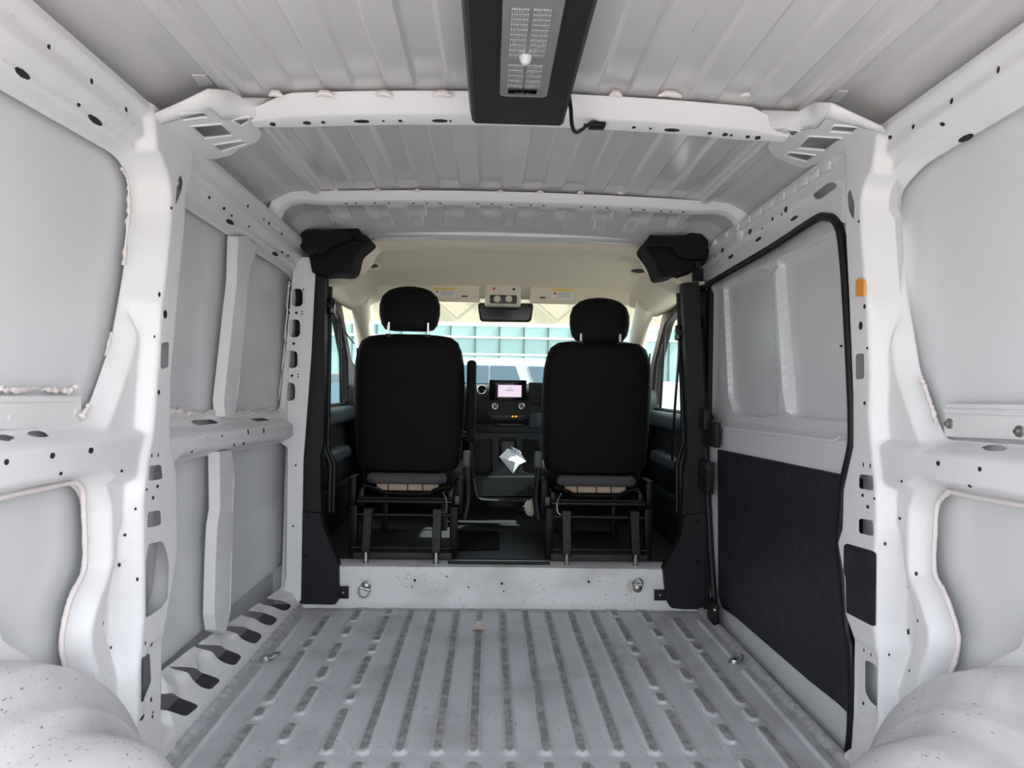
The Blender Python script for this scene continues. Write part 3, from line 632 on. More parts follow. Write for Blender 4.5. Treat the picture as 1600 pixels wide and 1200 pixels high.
# black latch and guide hardware at the front edge of the door
lt = empty('door_latch', bp(1108, 700, X=.87)); lt.parent = door_1; inv = lt.location.copy()
def rel(mb, o): mb.v = [tuple(Vector(v) - o) for v in mb.v]; return mb
def hw(x0, y0, x1, y1, X, t, name, m_='black_trim', bev=.004):
    a, b = bp(x0, y1, X=X), bp(x1, y0, X=X)
    return rel(MB().box((X - t, min(a.y, b.y), min(a.z, b.z)), (X, max(a.y, b.y), max(a.z, b.z)), bev), inv).build(name, m_, lt)
hw(1095, 640, 1111, 668, .875, .03, 'latch_arm'); hw(1104, 660, 1127, 694, .885, .025, 'latch_body'); hw(1093, 722, 1116, 762, .875, .03, 'guide_block'); hw(1097, 735, 1108, 750, .85, .008, 'guide_button', 'rubber')
sk_ = empty('door_striker', bp(1118, 962, X=.86)); inv = sk_.location.copy(); lt = sk_
hw(1111, 944, 1124, 978, .865, .018, 'striker_plate', 'rubber'); c = bp(1117, 953, X=.846)
rel(MB().lathe([(0, -.006), (.007, -.005), (.009, 0)], c, (1, 0, 0), 12), inv).build('bolt', 'steel', sk_); sk_.parent = door_1
# access cover and orange clip on the right pillar
MB().prism(tr(rp([(1318, 853), (1322, 849), (1364, 861), (1367, 866), (1366, 978), (1362, 978), (1322, 957), (1321, 902), (1318, 895)], 3), X=.856), [], (.004, 0, 0)).build('access_cover', 'black_panel', wall_right, bevel=.0015)
q = empty('orange_clip', bp(1346, 448, X=.855)); inv = q.location.copy()
rel(MB().prism(tr(rp([(1340, 440), (1345, 434), (1352, 437), (1352, 463), (1341, 463)], 2), X=.857), [], (-.006, 0, 0)), inv).build('clip_body', 'orange', q, bevel=.002)
rel(MB().prism(tr(rp([(1347, 437), (1352, 439), (1352, 460), (1347, 460)], 1), X=.852), [], (-.004, 0, 0)), inv).build('clip_tongue', 'orange', q, bevel=.001)
tag(q, 'small orange plastic clip pushed into the right pillar beside the door seal', 'clip')
# ------------------------------------------------------------------ tie-down rings
def dring(name, c, n, up, lab, size=.034, fold=.35):
    c = Vector(c); n = Vector(n).normalized(); up = Vector(up); o = empty(name, c); sd = n.cross(up)
    MB().lathe([(.001, .015), (.009, .014), (.015, .010), (.017, .004), (.021, .002), (.022, 0)], (0, 0, 0), n, 20).build('bolt_head', 'steel', o)
    P = []
    for a in np.linspace(0, math.pi, 16): P.append(sd * (math.cos(a) * size) * .72 + up * (-.012 - math.sin(a) * size) + n * (.008 + .010 * math.sin(a)))
    P.append(P[0] * .999 + up * .0); 
    MB().tube(P + [P[0]], .0032, 8).build('ring', 'zinc', o)
    MB().tube([sd * .02 - up * .012 + n * .008, -sd * .02 - up * .012 + n * .008], .006, 8).build('hinge', 'steel', o)
    return tag(o, lab, 'tie-down ring', 'cargo tie-down rings')
dring('tie_down_ring', bp(572, 915, Y=3.067), (0, -1, .05), (.25, 0, 1), 'steel tie-down ring on the step wall beside the left black pillar cover')
dring('tie_down_ring', bp(996, 918, Y=3.067), (0, -1, .05), (0, 0, -1), 'steel tie-down ring turned up on the step wall behind the right seat', .03)
dring('tie_down_ring', bp(416, 1029, Z=.004), (0, 0, 1), (-1, 0, 0), 'tie-down ring lying on the floor near the left sill', .034)
dring('tie_down_ring', bp(1147, 1034, Z=.004), (0, 0, 1), (-.8, -.5, 0), 'tie-down ring lying on the floor near the sliding door', .03)
# paper scraps on the floor
def scrap(name, pts, z, lab, cat, mt='paper'):
    o = empty(name, bp(*pts[0][0], Z=z))
    for k, poly in enumerate(pts):
        q_ = tr(poly, Z=z + .004 * k); q_ = [p_ - o.location + Vector((0, 0, .012 * ((i + k) % 2))) for i, p_ in enumerate(q_)]
        ob = MB().add(q_, [(0, 1, 2), (0, 2, 3)]).build('paper_piece', mt, o, smooth=False, fix=False); md = ob.modifiers.new('t', 'SOLIDIFY'); md.thickness = .0008
    tag(o, lab, cat)
mat('scrap_paper', (.66, .58, .52), .8)
scrap('paper_scrap', [[(735, 983), (745, 977), (764, 983), (748, 989)], [(742, 976), (747, 969), (757, 976), (748, 980)]], .012, 'small crumpled paper scrap lying on the ribbed floor', 'paper', 'scrap_paper')
scrap('paper_crumb', [[(984, 921), (988, 908), (992, 918), (990, 930)]], .05, 'small brown paper flake stuck on the step wall beside the right ring', 'paper', 'scrap_paper')
o = bpy.data.objects['paper_crumb']; 
c0 = bp(988, 919, Y=3.066)
for ch in o.children:
    for i, (x, y) in enumerate([(980, 918), (984, 905), (990, 917), (986, 927)]): ch.data.vertices[i].co = bp(x, y, Y=3.064) - c0 + Vector((0, -.003 * (i % 2), 0))
o.location = c0
# ------------------------------------------------------------------ black pillar covers behind the seats
def trim(name, s, low, col, lab):
    o = MB().prism(tr(rp(low, 4), Y=3.05), [], (0, .055, 0)).build(name, 'black_trim', bevel=.006)
    MB().prism(tr(rp(col, 2), Y=3.075), [], (0, .05, 0)).build('pillar_cover', 'black_trim', o, bevel=.004)
    return tag(o, lab, 'trim', kind='structure')
t1 = trim('trim_1', -1, [(466, 800), (500, 802), (504, 822), (528, 880), (530, 936), (524, 945), (469, 944), (463, 930)], [(488, 430), (507, 432), (507, 560), (505, 690), (500, 712), (502, 822), (462, 822), (470, 700), (480, 560)], 'matt black plastic cover of the left door pillar')
for x, d, y0 in ((510, .09, 436), (516, .13, 448)):
    MB().tube(tr([(x, y0), (x - 2, 560), (x - 4, 700), (x + 6, 725), (x + 4, 800)], Y=3.10 + d), .011, 8).build('door_seal', 'rubber', t1)
t2 = trim('trim_2', 1, [(1070, 805), (1108, 802), (1110, 957), (1048, 950), (1041, 938), (1037, 890), (1064, 840)], [(1066, 442), (1092, 440), (1098, 560), (1104, 700), (1110, 822), (1066, 826), (1069, 740), (1074, 715), (1074, 600)], 'matt black plastic cover of the right door pillar')
for x, d, y0 in ((1066, .09, 446), (1060, .13, 458)):
    MB().tube(tr([(x, y0), (x + 4, 560), (x + 8, 690), (x - 2, 725), (x - 2, 800)], Y=3.10 + d), .011, 8).build('door_seal', 'rubber', t2)
for o, L in ((t1, ((482, 807), (479, 867))), (t2, ((1088, 815), (1089, 875)))):
    for x, y in L: MB().lathe([(.0, -.001), (.007, -.001), (.008, -.004), (.012, -.003), (.0125, .002)], bp(x, y, Y=3.05), (0, 1, 0), 16).build('screw', 'rubber', o)
for o, a, b in ((t1, (528, 916), (545, 935)), (t2, (1022, 921), (1040, 938))):
    A_, B_ = bp(a[0], b[1], Y=3.05), bp(b[0], a[1], Y=3.05); MB().box((A_.x, 3.045, A_.z), (B_.x, 3.052, B_.z), .002).build('tab', 'black_trim', o)
    MB().lathe([(0, -.003), (.004, -.002), (.005, 0)], ((A_.x + B_.x) / 2, 3.045, (A_.z + B_.z) / 2), (0, 1, 0), 10).build('tab_bolt', 'steel', o)
for o, s_ in ((t1, -1), (t2, 1)):
    MB().box((-1.06 if s_ < 0 else .84, 3.175, -.03), (-.84 if s_ < 0 else 1.06, 3.20, 1.5)).build('light_gap_filler', 'skin' if s_ < 0 else 'black_trim', o)  # added box, closes the light gap between wall end and cab door
# foam corner blocks
def foam(name, out1, out2, extra, lab, Y0):
    o = MB().prism(tr(rp(out1, 6), Y=Y0), [], (0, .17, 0)).build(name, 'foam', bevel=.012)
    MB().prism(tr(rp(out2, 5), Y=Y0 - .05), [], (0, .10, 0)).build('foam_ledge', 'foam', o, bevel=.008)
    for e in extra: MB().prism(tr(rp(e, 2), Y=Y0 - .055), [], (0, .03, 0)).build('foam_notch', 'rubber', o, bevel=.003)
    return tag(o, lab, 'foam block')
foam('foam_block', [(470, 372), (480, 350), (552, 345), (566, 366), (580, 372), (572, 380), (558, 395), (548, 426, 10), (488, 428), (482, 395, 10)], [(470, 366), (478, 358), (545, 360), (552, 372), (515, 386), (505, 398), (478, 396), (469, 388)], [[(478, 388), (496, 386), (496, 396), (480, 397)]], 'black foam block tucked in the left front roof corner', 3.03)
foam('foam_block', [(1006, 386), (1018, 362), (1066, 362), (1088, 352), (1100, 356), (1112, 376), (1104, 410), (1096, 418), (1060, 430), (1032, 434), (1024, 410, 10)], [(1010, 384), (1022, 368), (1070, 368), (1090, 358), (1108, 378), (1100, 404), (1068, 404), (1058, 398), (1052, 386)], [[(1086, 408), (1096, 408), (1096, 416), (1088, 417)]], 'black foam block tucked in the right front roof corner, scuffed pale', 3.03)
# ------------------------------------------------------------------ cargo lamp
def lamp():
    z0 = 1.578; c = empty('cargo_lamp', (0, 1.4, z0)); o_ = c.location.copy()
    a = tr([(738, 194), (880, 197), (934, -10), (727, -10)], Z=z0)
    xl, xr = a[0].x, a[1].x; yf = a[0].y; yr = .98
    prof = [(xl - .012, .085), (xl - .006, .03), (xl, .006), (xl + .008, 0), (xr - .008, 0), (xr, .006), (xr + .006, .03), (xr + .012, .085)]
    rings = []
    for y, k in ((yr, 0), (yr + .01, 1), (yf - .03, 1), (yf - .004, 1), (yf, .4)):
        rings.append([Vector((x, y, z0 + (h if k == 1 else max(h, .01 + .02 * (1 - k))))) for x, h in prof])
    rel(MB().loft(rings), o_).build('housing', 'lamp_black', c, bevel=.002)
    # lens bezel and lens
    ls = rp([(777, -5), (882, -5), (874, 90), (856, 149, 8), (785, 148, 8), (775, 70)], 10)
    L = tr([(777, 4), (787, 146), (855, 150), (880, 4)], Z=z0)
    lx0, lx1 = (L[0].x + L[1].x) / 2, (L[2].x + L[3].x) / 2; ly1 = L[1].y; ly0 = 1.06
    for nm, g, t, mt in (('bezel', .004, .004, 'lamp_black'), ('lens', 0, .007, 'lens')):
        rel(MB().prism([Vector((x, y, z0)) for x, y in rp([(lx0 - g, ly0 - g), (lx1 + g, ly0 - g), (lx1 + g, ly1 + g), (lx0 - g, ly1 + g)], .016)], [], (0, 0, -t)), o_).build(nm, mt, c, bevel=.002)
    mid = (lx0 + lx1) / 2 - .002
    ys = [bp(820, y, Z=z0).y for y in np.linspace(10, 130, 16)]
    for i, y in enumerate(ys):
        if i in (10,): continue
        for sx in (-1, 1):
            xa = mid + sx * .0035; xb = mid + sx * (.034)
            mb = MB()
            for k in range(8):
                u0 = xa + (xb - xa) * k / 8; u1 = xa + (xb - xa) * (k + .86) / 8
                mb.box((min(u0, u1), y - .0075, z0 - .0095), (max(u0, u1), y + .0065, z0 - .006), .001, 1)
            rel(mb, o_).build('led_reflector', 'lamp_silver', c)
    d = bp(821, 89, Z=z0 - .008)
    rel(MB().lathe([(.0005, .016), (.006, .0145), (.010, .009), (.012, .003), (.013, 0)], (d.x, d.y, d.z), (0, 0, -1), 20), o_).build('sensor_dome', 'dome', c)
    s0, s1 = bp(794, 137, Z=z0 - .007), bp(838, 148, Z=z0 - .007)
    rel(MB().box((s0.x, min(s0.y, s1.y), z0 - .010), (s1.x, max(s0.y, s1.y), z0 - .006), .002), o_).build('switch', 'gloss_black', c)
    for k in range(3):
        x = s0.x + (s1.x - s0.x) * (.3 + .2 * k); rel(MB().box((x - .003, (s0.y + s1.y) / 2 - .0015, z0 - .0112), (x + .003, (s0.y + s1.y) / 2 + .0015, z0 - .0098)), o_).build('switch_mark', 'dash_grey', c)
    tag(c, 'black cargo lamp with clear ribbed lens under the roof', 'lamp')
    e = bp(940, 188, Z=1.635)
    w = spline([(xr, yf - .12, z0 + .03), (xr + .012, yf - .06, z0 + .018), (xr + .022, yf + .0, z0 + .004), (xr + .04, yf + .05, z0 + .006), (e.x - .025, 1.80, 1.625), (e.x, 1.84, 1.634)], 8)
    rel(MB().tube(w, .0048, 8), o_).build('cable', 'rubber', c)
    rel(MB().box((e.x - .03, 1.815, 1.622), (e.x + .012, 1.85, 1.634), .003), o_).build('cable_plug', 'rubber', c)
lamp()
# ------------------------------------------------------------------ cab shell
cf = MB().box((-.95, 3.10, .12), (.95, 4.72, .165)).build('floor', 'mat_rubber'); tag(cf, 'dark rubber matting on the raised cab floor', 'floor', kind='structure')
MB().box((-.26, 3.22, .165), (.22, 4.0, .176), .006).build('mat_centre', 'mat_rubber', cf)
MB().prism([p for p in tr(rp([(716, 830), (779, 832), (781, 858), (712, 860)], 4), Z=.18)], [], (0, 0, .006)).build('floor_hatch', 'dash_dark', cf, bevel=.002)
for y in (3.125, 3.15): MB().tube([(-.24, y, .172), (.21, y, .172)], .005, 6).build('mat_rib', 'mat_rubber', cf)
fw = MB().box((-.95, 4.66, .1), (.95, 4.70, .97)).build('wall_bulkhead', 'dash_dark'); tag(fw, 'dark bulkhead hidden behind the dashboard', 'wall', kind='structure')
def arch(Y, zt, xc, zm, xs, zs, cx=.01):
    h = [(-xs, zs), (-xs + .10 * (xs - xc) / .2, zs + .006), (-xc - .045, zm), (-xc - .01, zt - .028), (-xc + .05, zt - .008), (-xc * .5, zt), (0, zt + .004)]
    P = spline([(x, 0, z) for x, z in h], 4)
    full = [(p.x, p.z) for p in P] + [(-p.x, p.z) for p in P[-2::-1]]
    return [Vector((x + cx, Y, z)) for x, z in full]
secs = [arch(3.10, 1.607, .61, 1.505, .86, 1.418), arch(3.17, 1.604, .61, 1.505, .86, 1.418), arch(3.20, 1.588, .595, 1.49, .86, 1.41), arch(3.235, 1.566, .585, 1.475, .86, 1.40), arch(3.25, 1.568, .60, 1.48, .86, 1.40),
        arch(3.29, 1.585, .64, 1.50, .88, 1.40), arch(3.5, 1.568, .68, 1.48, .90, 1.40), arch(3.75, 1.530, .70, 1.46, .90, 1.38), arch(3.90, 1.49, .70, 1.43, .88, 1.37), arch(4.00, 1.44, .70, 1.40, .86, 1.36)]
hl = MB().loft(secs, closed=False).build('trim_3', 'headliner', ang=60, fix=False); tag(hl, 'cream fabric headliner over the cab', 'headliner', kind='structure')
md = hl.modifiers.new('t', 'SOLIDIFY'); md.thickness = .01; md.offset = 1
MB().box((-.95, 3.08, 1.60), (.95, 4.05, 1.72), .01).build('cab_roof', 'paint', hl)
for s in (-1, 1):
    MB().box((s * .86 if s > 0 else -.97, 3.19, 1.40), (.97 if s > 0 else -.86, 4.02, 1.62)).build('roof_side', 'paint', hl)
    # oval reading lamps / grilles
    px, py = ((580, 416), (997, 424))[s > 0]; c = bp(px, py, Y=3.42)
    g = MB(); pth = [c + Vector((x, -.012, z)) for x, z in ell(0, 0, .045, .017, 20)]
    MB().tube(pth, .007, 8, closed=True).build('grille_ring', 'cream_plastic', hl)
    MB().prism([c + Vector((x, 0, z)) for x, z in ell(0, 0, .042, .015, 20)], [], (0, .02, 0)).build('grille', 'dash_grey', hl)
    # windscreen pillar
    P0, P1, P2 = Vector((s * .79, 3.90, 1.43)), Vector((s * .82, 4.25, 1.26)), Vector((s * .86, 4.66, .96))
    MB().tube(spline([P0, P1, P2], 8), .055, 12).build('windscreen_pillar', 'headliner', hl)
wp = [Vector((-.80, 3.985, 1.447)), Vector((.82, 3.985, 1.447)), Vector((.88, 4.68, .955)), Vector((-.86, 4.68, .955))]
w1 = MB().prism(wp, [], (0, .004, .006)).build('window_1', 'glass', smooth=False); tag(w1, 'wide raked windscreen glass at the front of the cab', 'window', kind='structure')
def cabdoor(name, s, lab):
    X = s * .90; V_ = lambda L: [Vector((X, y, z)) for y, z in L]
    win = rp([(3.28, .835), (3.28, 1.375), (3.52, 1.395), (3.90, 1.32), (4.13, 1.10), (4.20, .835)], .04)
    o = MB().prism(V_([(3.13, .02), (4.72, .02), (4.72, .98), (4.28, 1.10), (3.95, 1.42), (3.55, 1.48), (3.13, 1.48)]), [V_(win)], (s * .045, 0, 0)).build(name, 'black_trim', bevel=.006)
    tag(o, lab, 'door', kind='structure')
    w = MB().prism([p + Vector((s * .02, 0, 0)) for p in V_(rp([(3.24, .80), (3.24, 1.40), (3.55, 1.42), (3.95, 1.34), (4.18, 1.10), (4.24, .80)], .02))], [], (s * .004, 0, 0)).build('pane', 'glass', o, smooth=False)
    MB().tube([(X, 4.00, .84), (X, 3.93, 1.29)], .008, 8).build('quarter_bar', 'rubber', o)
    MB().tube(V_(win), .012, 8, closed=True).build('window_seal', 'rubber', o)
    MB().box((min(X, X - s * .06), 3.2, .74), (max(X, X - s * .06), 4.3, .83), .025, 3).build('door_top_pad', 'door_trim', o)
    MB().box((min(X, X - s * .085), 3.3, .55), (max(X, X - s * .085), 3.9, .62), .025, 3).build('armrest', 'door_trim', o)
    MB().box((min(X, X - s * .05), 3.2, .20), (max(X, X - s * .05), 4.3, .42), .02, 3).build('door_pocket', 'dash', o)
    return o
cabdoor('door_2', -1, 'dark lined cab door on the left with window'); cabdoor('door_3', 1, 'dark lined cab door on the right with window')
# sun visors, overhead console, mirror
def visor(x0, y0, x1, y1, stk, lab, flip):
    Y = 3.885; a, b = bp(x0, y1, Y=Y), bp(x1, y0, Y=Y); c = empty('sun_visor', ((a.x + b.x) / 2, Y, b.z)); o_ = c.location.copy()
    rel(MB().box((a.x, Y - .004, a.z), (b.x, Y + .014, b.z), .008, 3), o_).build('visor_panel', 'headliner', c)
    p0, p1 = bp(stk[0], stk[3], Y=Y - .006), bp(stk[2], stk[1], Y=Y - .006); h = p1.z - p0.z
    st = rel(MB().box((p0.x, Y - .0062, p0.z), (p1.x, Y - .0045, p1.z)), o_).build('warning_sticker', 'sticker_white', c)
    xb = p0.x + (p1.x - p0.x) * .30
    rel(MB().box((p0.x if not flip else p0.x, Y - .0068, p1.z - h * .22), (p1.x, Y - .0058, p1.z)), o_).build('sticker_header', 'sticker_yellow', st)
    for k in range(4):
        zz = p1.z - h * (.36 + .15 * k); rel(MB().box((xb, Y - .0068, zz - h * .03), (p1.x - .006 - .01 * (k % 2), Y - .0058, zz + h * .02)), o_).build('sticker_line', 'print_grey', st)
    rel(MB().lathe([(0, -.0008), (h * .13, -.0006), (h * .13, .0006)], ((p0.x + xb) / 2, Y - .0062, p1.z - h * .45), (0, 1, 0), 14), o_).build('sticker_symbol', 'red', st)
    q0 = bp((726 if not flip else 848), (463 if not flip else 465), Y=Y - .006)
    rel(MB().box(q0 + Vector((-.016, -.003, -.004)), q0 + Vector((.016, .004, .004)), .002), o_).build('visor_clip', 'dash_grey', c)
    tag(c, lab, 'sun visor', 'cab sun visors')
visor(588, 443, 750, 469, (678, 450, 713, 463), 'cream sun visor above the left seat with a warning sticker', False)
visor(828, 446, 984, 474, (862, 452, 896, 467), 'cream sun visor above the right seat with a warning sticker', True)
Y = 3.87; a, b = bp(757, 477, Y=Y), bp(815, 443, Y=Y); c = empty('overhead_console', ((a.x + b.x) / 2, Y, b.z)); o_ = c.location.copy()
rel(MB().box((a.x, Y, a.z), (b.x, Y + .10, b.z + .01), .018, 3), o_).build('console_body', 'cream_plastic', c)
q0, q1 = bp(765, 474, Y=Y), bp(808, 461, Y=Y); rel(MB().box((q0.x, Y - .004, q0.z), (q1.x, Y + .01, q1.z), .008), o_).build('lamp_recess', 'dash_grey', c)
for x in (777, 795): rel(MB().lathe([(0, -.008), (.018, -.006), (.020, .004)], bp(x, 467, Y=Y - .004), (0, 1, 0), 16), o_).build('reading_lamp', 'cream_plastic', c)
rel(MB().lathe([(0, -.003), (.007, -.002), (.008, .004)], bp(772, 451, Y=Y), (0, 1, 0), 12), o_).build('button', 'red', c)
rel(MB().lathe([(0, -.003), (.007, -.002), (.008, .004)], bp(803, 452, Y=Y), (0, 1, 0), 12), o_).build('microphone', 'rubber', c)
tag(c, 'cream overhead console with reading lamps between the sun visors', 'console')
Y = 4.0; c = empty('rear_view_mirror', bp(790, 474, Y=Y)); o_ = c.location.copy()
rel(MB().prism(tr(rp([(746, 473), (834, 474), (830, 503), (750, 502)], 6), Y=Y), [], (0, .03, 0)), o_).build('mirror_housing', 'rubber', c, bevel=.006)
rel(MB().prism(tr(rp([(749, 476), (831, 477), (827, 500), (753, 499)], 5), Y=Y - .001), [], (0, -.002, 0)), o_).build('mirror_glass', 'gloss_black', c)
rel(MB().tube([bp(790, 480, Y=Y + .02), bp(790, 474, Y=Y + .07)], .012, 8), o_).build('mirror_stem', 'rubber', c)
tag(c, 'wide black rear-view mirror hanging below the overhead console', 'mirror')
# ------------------------------------------------------------------ dashboard
c = empty('dashboard', (0, 4.1, .165)); o_ = c.location.copy()
prof = [(4.66, .965), (4.30, .958), (4.16, .945), (4.11, .92), (4.09, .86), (4.10, .76), (4.14, .68), (4.22, .60), (4.34, .55), (4.66, .55)]
def xsec(x): k = .02 * math.exp(-((x - .03) / .3) ** 2); return [Vector((x, y - (k if y < 4.3 else 0), z)) for y, z in prof]
rel(MB().loft([xsec(x) for x in np.linspace(-.88, .90, 24)]), o_).build('dash_body', 'dash', c, ang=50)
def dbox(x0, y0, x1, y1, Y0, dep, nm, mt, bev=.004, par=None):
    a, b = bp(x0, y1, Y=Y0), bp(x1, y0, Y=Y0); return rel(MB().box((a.x, Y0, a.z), (b.x, Y0 + dep, b.z), bev), o_).build(nm, mt, par or c)
stack = rel(MB().prism(tr(rp([(760, 624), (826, 624), (829, 648), (822, 657), (768, 656), (761, 648)], 4), Y=4.035), [], (0, .10, 0)), o_).build('centre_stack', 'dash_dark', c, bevel=.005)
scr = dbox(764, 594, 823, 625, 4.015, .05, 'touch_screen', 'gloss_black', .006)
dbox(778, 602, 815, 620, 4.0135, .003, 'display', 'screen', 0, scr)
for k in range(4): dbox(776, 603.5 + 4.2 * k, 777.2, 605 + 4.2 * k, 4.0135, .003, 'side_key', 'dash_grey', 0, scr)
for k, x in enumerate((776, 788, 792, 796, 800)): dbox(x, 599.3, x + 2, 600.6, 4.0135, .003, 'status_icon', 'print_grey', 0, scr)
dbox(790, 609.5, 802, 610.3, 4.0125, .002, 'screen_text', 'print_grey', 0, scr); dbox(794, 605.8, 801, 606.4, 4.0125, .002, 'screen_text', 'print_grey', 0, scr)
for x in (773.5, 815): 
    kb = rel(MB().lathe([(0, -.022), (.014, -.022), (.015, -.006), (.016, .004)], bp(x, 634.5, Y=4.03), (0, 1, 0), 20), o_).build('knob', 'gloss_black', c)
    rel(MB().tube([bp(x, 634.5, Y=4.012) + Vector((u, 0, w_)) for u, w_ in ell(0, 0, .0155, .0155, 20)], .0016, 6, closed=True), o_).build('knob_ring', 'chrome', kb)
for k in range(10): dbox(769 + 5.1 * k, 649.5, 772.5 + 5.1 * k, 652, 4.031, .006, 'stack_button', 'amber' if k in (6, 7) else 'dash_grey', .0008)
rg = [bp(752.5, 608.5, Y=4.03) + Vector((u, 0, w_)) for u, w_ in ell(0, 0, .024, .024, 24)]
v0 = rel(MB().lathe([(0, .012), (.018, .008), (.026, 0), (.030, .03)], bp(752.5, 608.5, Y=4.035), (0, 1, 0), 24), o_).build('air_vent', 'gloss_black', c); rel(MB().tube(rg, .0022, 6, closed=True), o_).build('vent_ring', 'chrome', v0)
v1 = dbox(826, 598, 862, 630, 4.05, .05, 'air_vent', 'dash', .006)
for k in range(6): dbox(835, 602.5 + 4 * k, 862, 604 + 4 * k, 4.044, .012, 'vent_slat', 'dash_dark', .001, v1)
dbox(772, 662, 818, 666, 4.045, .03, 'card_slot', 'dash_dark', .002); dbox(778, 663.2, 815, 663.9, 4.043, .01, 'slot_edge', 'dash_grey', .0005)
dbox(826, 645, 846, 668, 4.06, .04, 'cubby', 'door_trim', .006); dbox(742, 664, 846, 676, 4.07, .03, 'lower_rail', 'dash', .004)
# lower console frame with three dark bins
fr3 = [rp([(738, 690), (769, 685), (770, 740), (742, 745)], 6), rp([(779, 684), (807, 684), (807, 722), (779, 722)], 4), rp([(816, 685), (842, 688), (842, 742), (816, 738)], 5)]
rel(MB().prism(tr(rp([(732, 676), (848, 678), (848, 752), (738, 752)], 5), Y=4.03), [tr(h, Y=4.03) for h in fr3], (0, .02, 0)), o_).build('bin_frame', 'dash', c, bevel=.003)
dbox(732, 676, 848, 752, 4.13, .01, 'bin_back', 'dash_dark', 0); dbox(783, 690, 804, 722, 4.10, .02, 'bin_flap', 'dash_grey', .004)
P = tr([(740, 748), (744, 772), (752, 780), (775, 782), (830, 782), (838, 776), (840, 748)], Y=3.93)
rel(MB().prism(tr(rp([(738, 746), (842, 746), (840, 772), (832, 781), (752, 781), (744, 772)], 6), Y=3.94), [], (0, .12, 0)), o_).build('tray', 'dash', c, bevel=.01)
rel(MB().tube(spline(P, 5), .006, 8), o_).build('tray_rim', 'dash_grey', c)
dbox(758, 783, 822, 800, 4.0, .05, 'tray_foot', 'dash_dark', .006)
tag(c, 'black dashboard with touch screen, round knobs and storage bins', 'dashboard')
# steering wheel in front of the left seat
sw = empty('steering_wheel', (-.44, 3.93, .86)); tl = Matrix.Rotation(R(-28), 3, 'X')
MB().tube([tl @ Vector((u, 0, w_)) for u, w_ in ell(0, 0, .185, .185, 32)], .015, 10, closed=True).build('rim', 'dash_dark', sw)
mb = MB().lathe([(0, -.03), (.05, -.028), (.065, -.005), (.06, .03)], (0, 0, 0), tl @ Vector((0, 1, 0)), 20); mb.build('hub', 'dash', sw)
for a in (0, math.pi, -math.pi / 2): MB().tube([tl @ Vector((.05 * math.cos(a), 0, .05 * math.sin(a))), tl @ Vector((.18 * math.cos(a), 0, .18 * math.sin(a)))], .014, 8, sx=1.4, sy=.7).build('spoke', 'dash', sw)
MB().tube([tl @ Vector((0, .02, 0)), tl @ Vector((0, .13, 0))], .035, 10).build('column', 'dash_dark', sw)
tag(sw, 'black three-spoke steering wheel in front of the left seat', 'steering wheel')
# leaflet and crumpled tissue
Y = 3.90; pf = empty('leaflet', bp(800, 735, Y=Y)); o_ = pf.location.copy()
def sheet3(nm, pts, mt='paper'):
    ob = rel(MB().add([bp(x, y, Y=Y + d) for x, y, d in pts], [(0, 1, 2), (0, 2, 3)] if len(pts) == 4 else [(0, 1, 2)]), o_).build(nm, mt, pf, smooth=False, fix=False)
    md = ob.modifiers.new('t', 'SOLIDIFY'); md.thickness = .0012
sheet3('page', [(780, 714, .01), (793, 701, .025), (805, 722, -.01), (802, 740, 0)]); sheet3('page', [(793, 701, .025), (811, 704, .015), (822, 721, .01), (804, 723, -.01)]); sheet3('page', [(804, 723, -.01), (822, 721, .01), (811, 726, 0), (801, 740, .0)])
sheet3('page_corner', [(798, 697, .02), (812, 704, .0), (815, 709, .01), (801, 702, .02)])
tag(pf, 'folded white printed leaflet hanging over the bins between the seats', 'leaflet')
bm = bmesh.new(); bmesh.ops.create_icosphere(bm, subdivisions=4, radius=.032)
for v in bm.verts:
    n_ = v.co.normalized(); v.co = n_ * (.030 * (1 + .22 * math.sin(9 * n_.x + 4 * n_.z) * math.sin(7 * n_.y) + .12 * math.sin(17 * n_.z + 5 * n_.y)))
    v.co.z *= 1.25
me = bpy.data.meshes.new('tissue'); bm.to_mesh(me); bm.free(); ts = link('crumpled_tissue', me, 'tissue', ang=180); ts.location = bp(829, 793, Y=3.55); tag(ts, 'crumpled off-white tissue stuffed beside the right seat base', 'tissue')
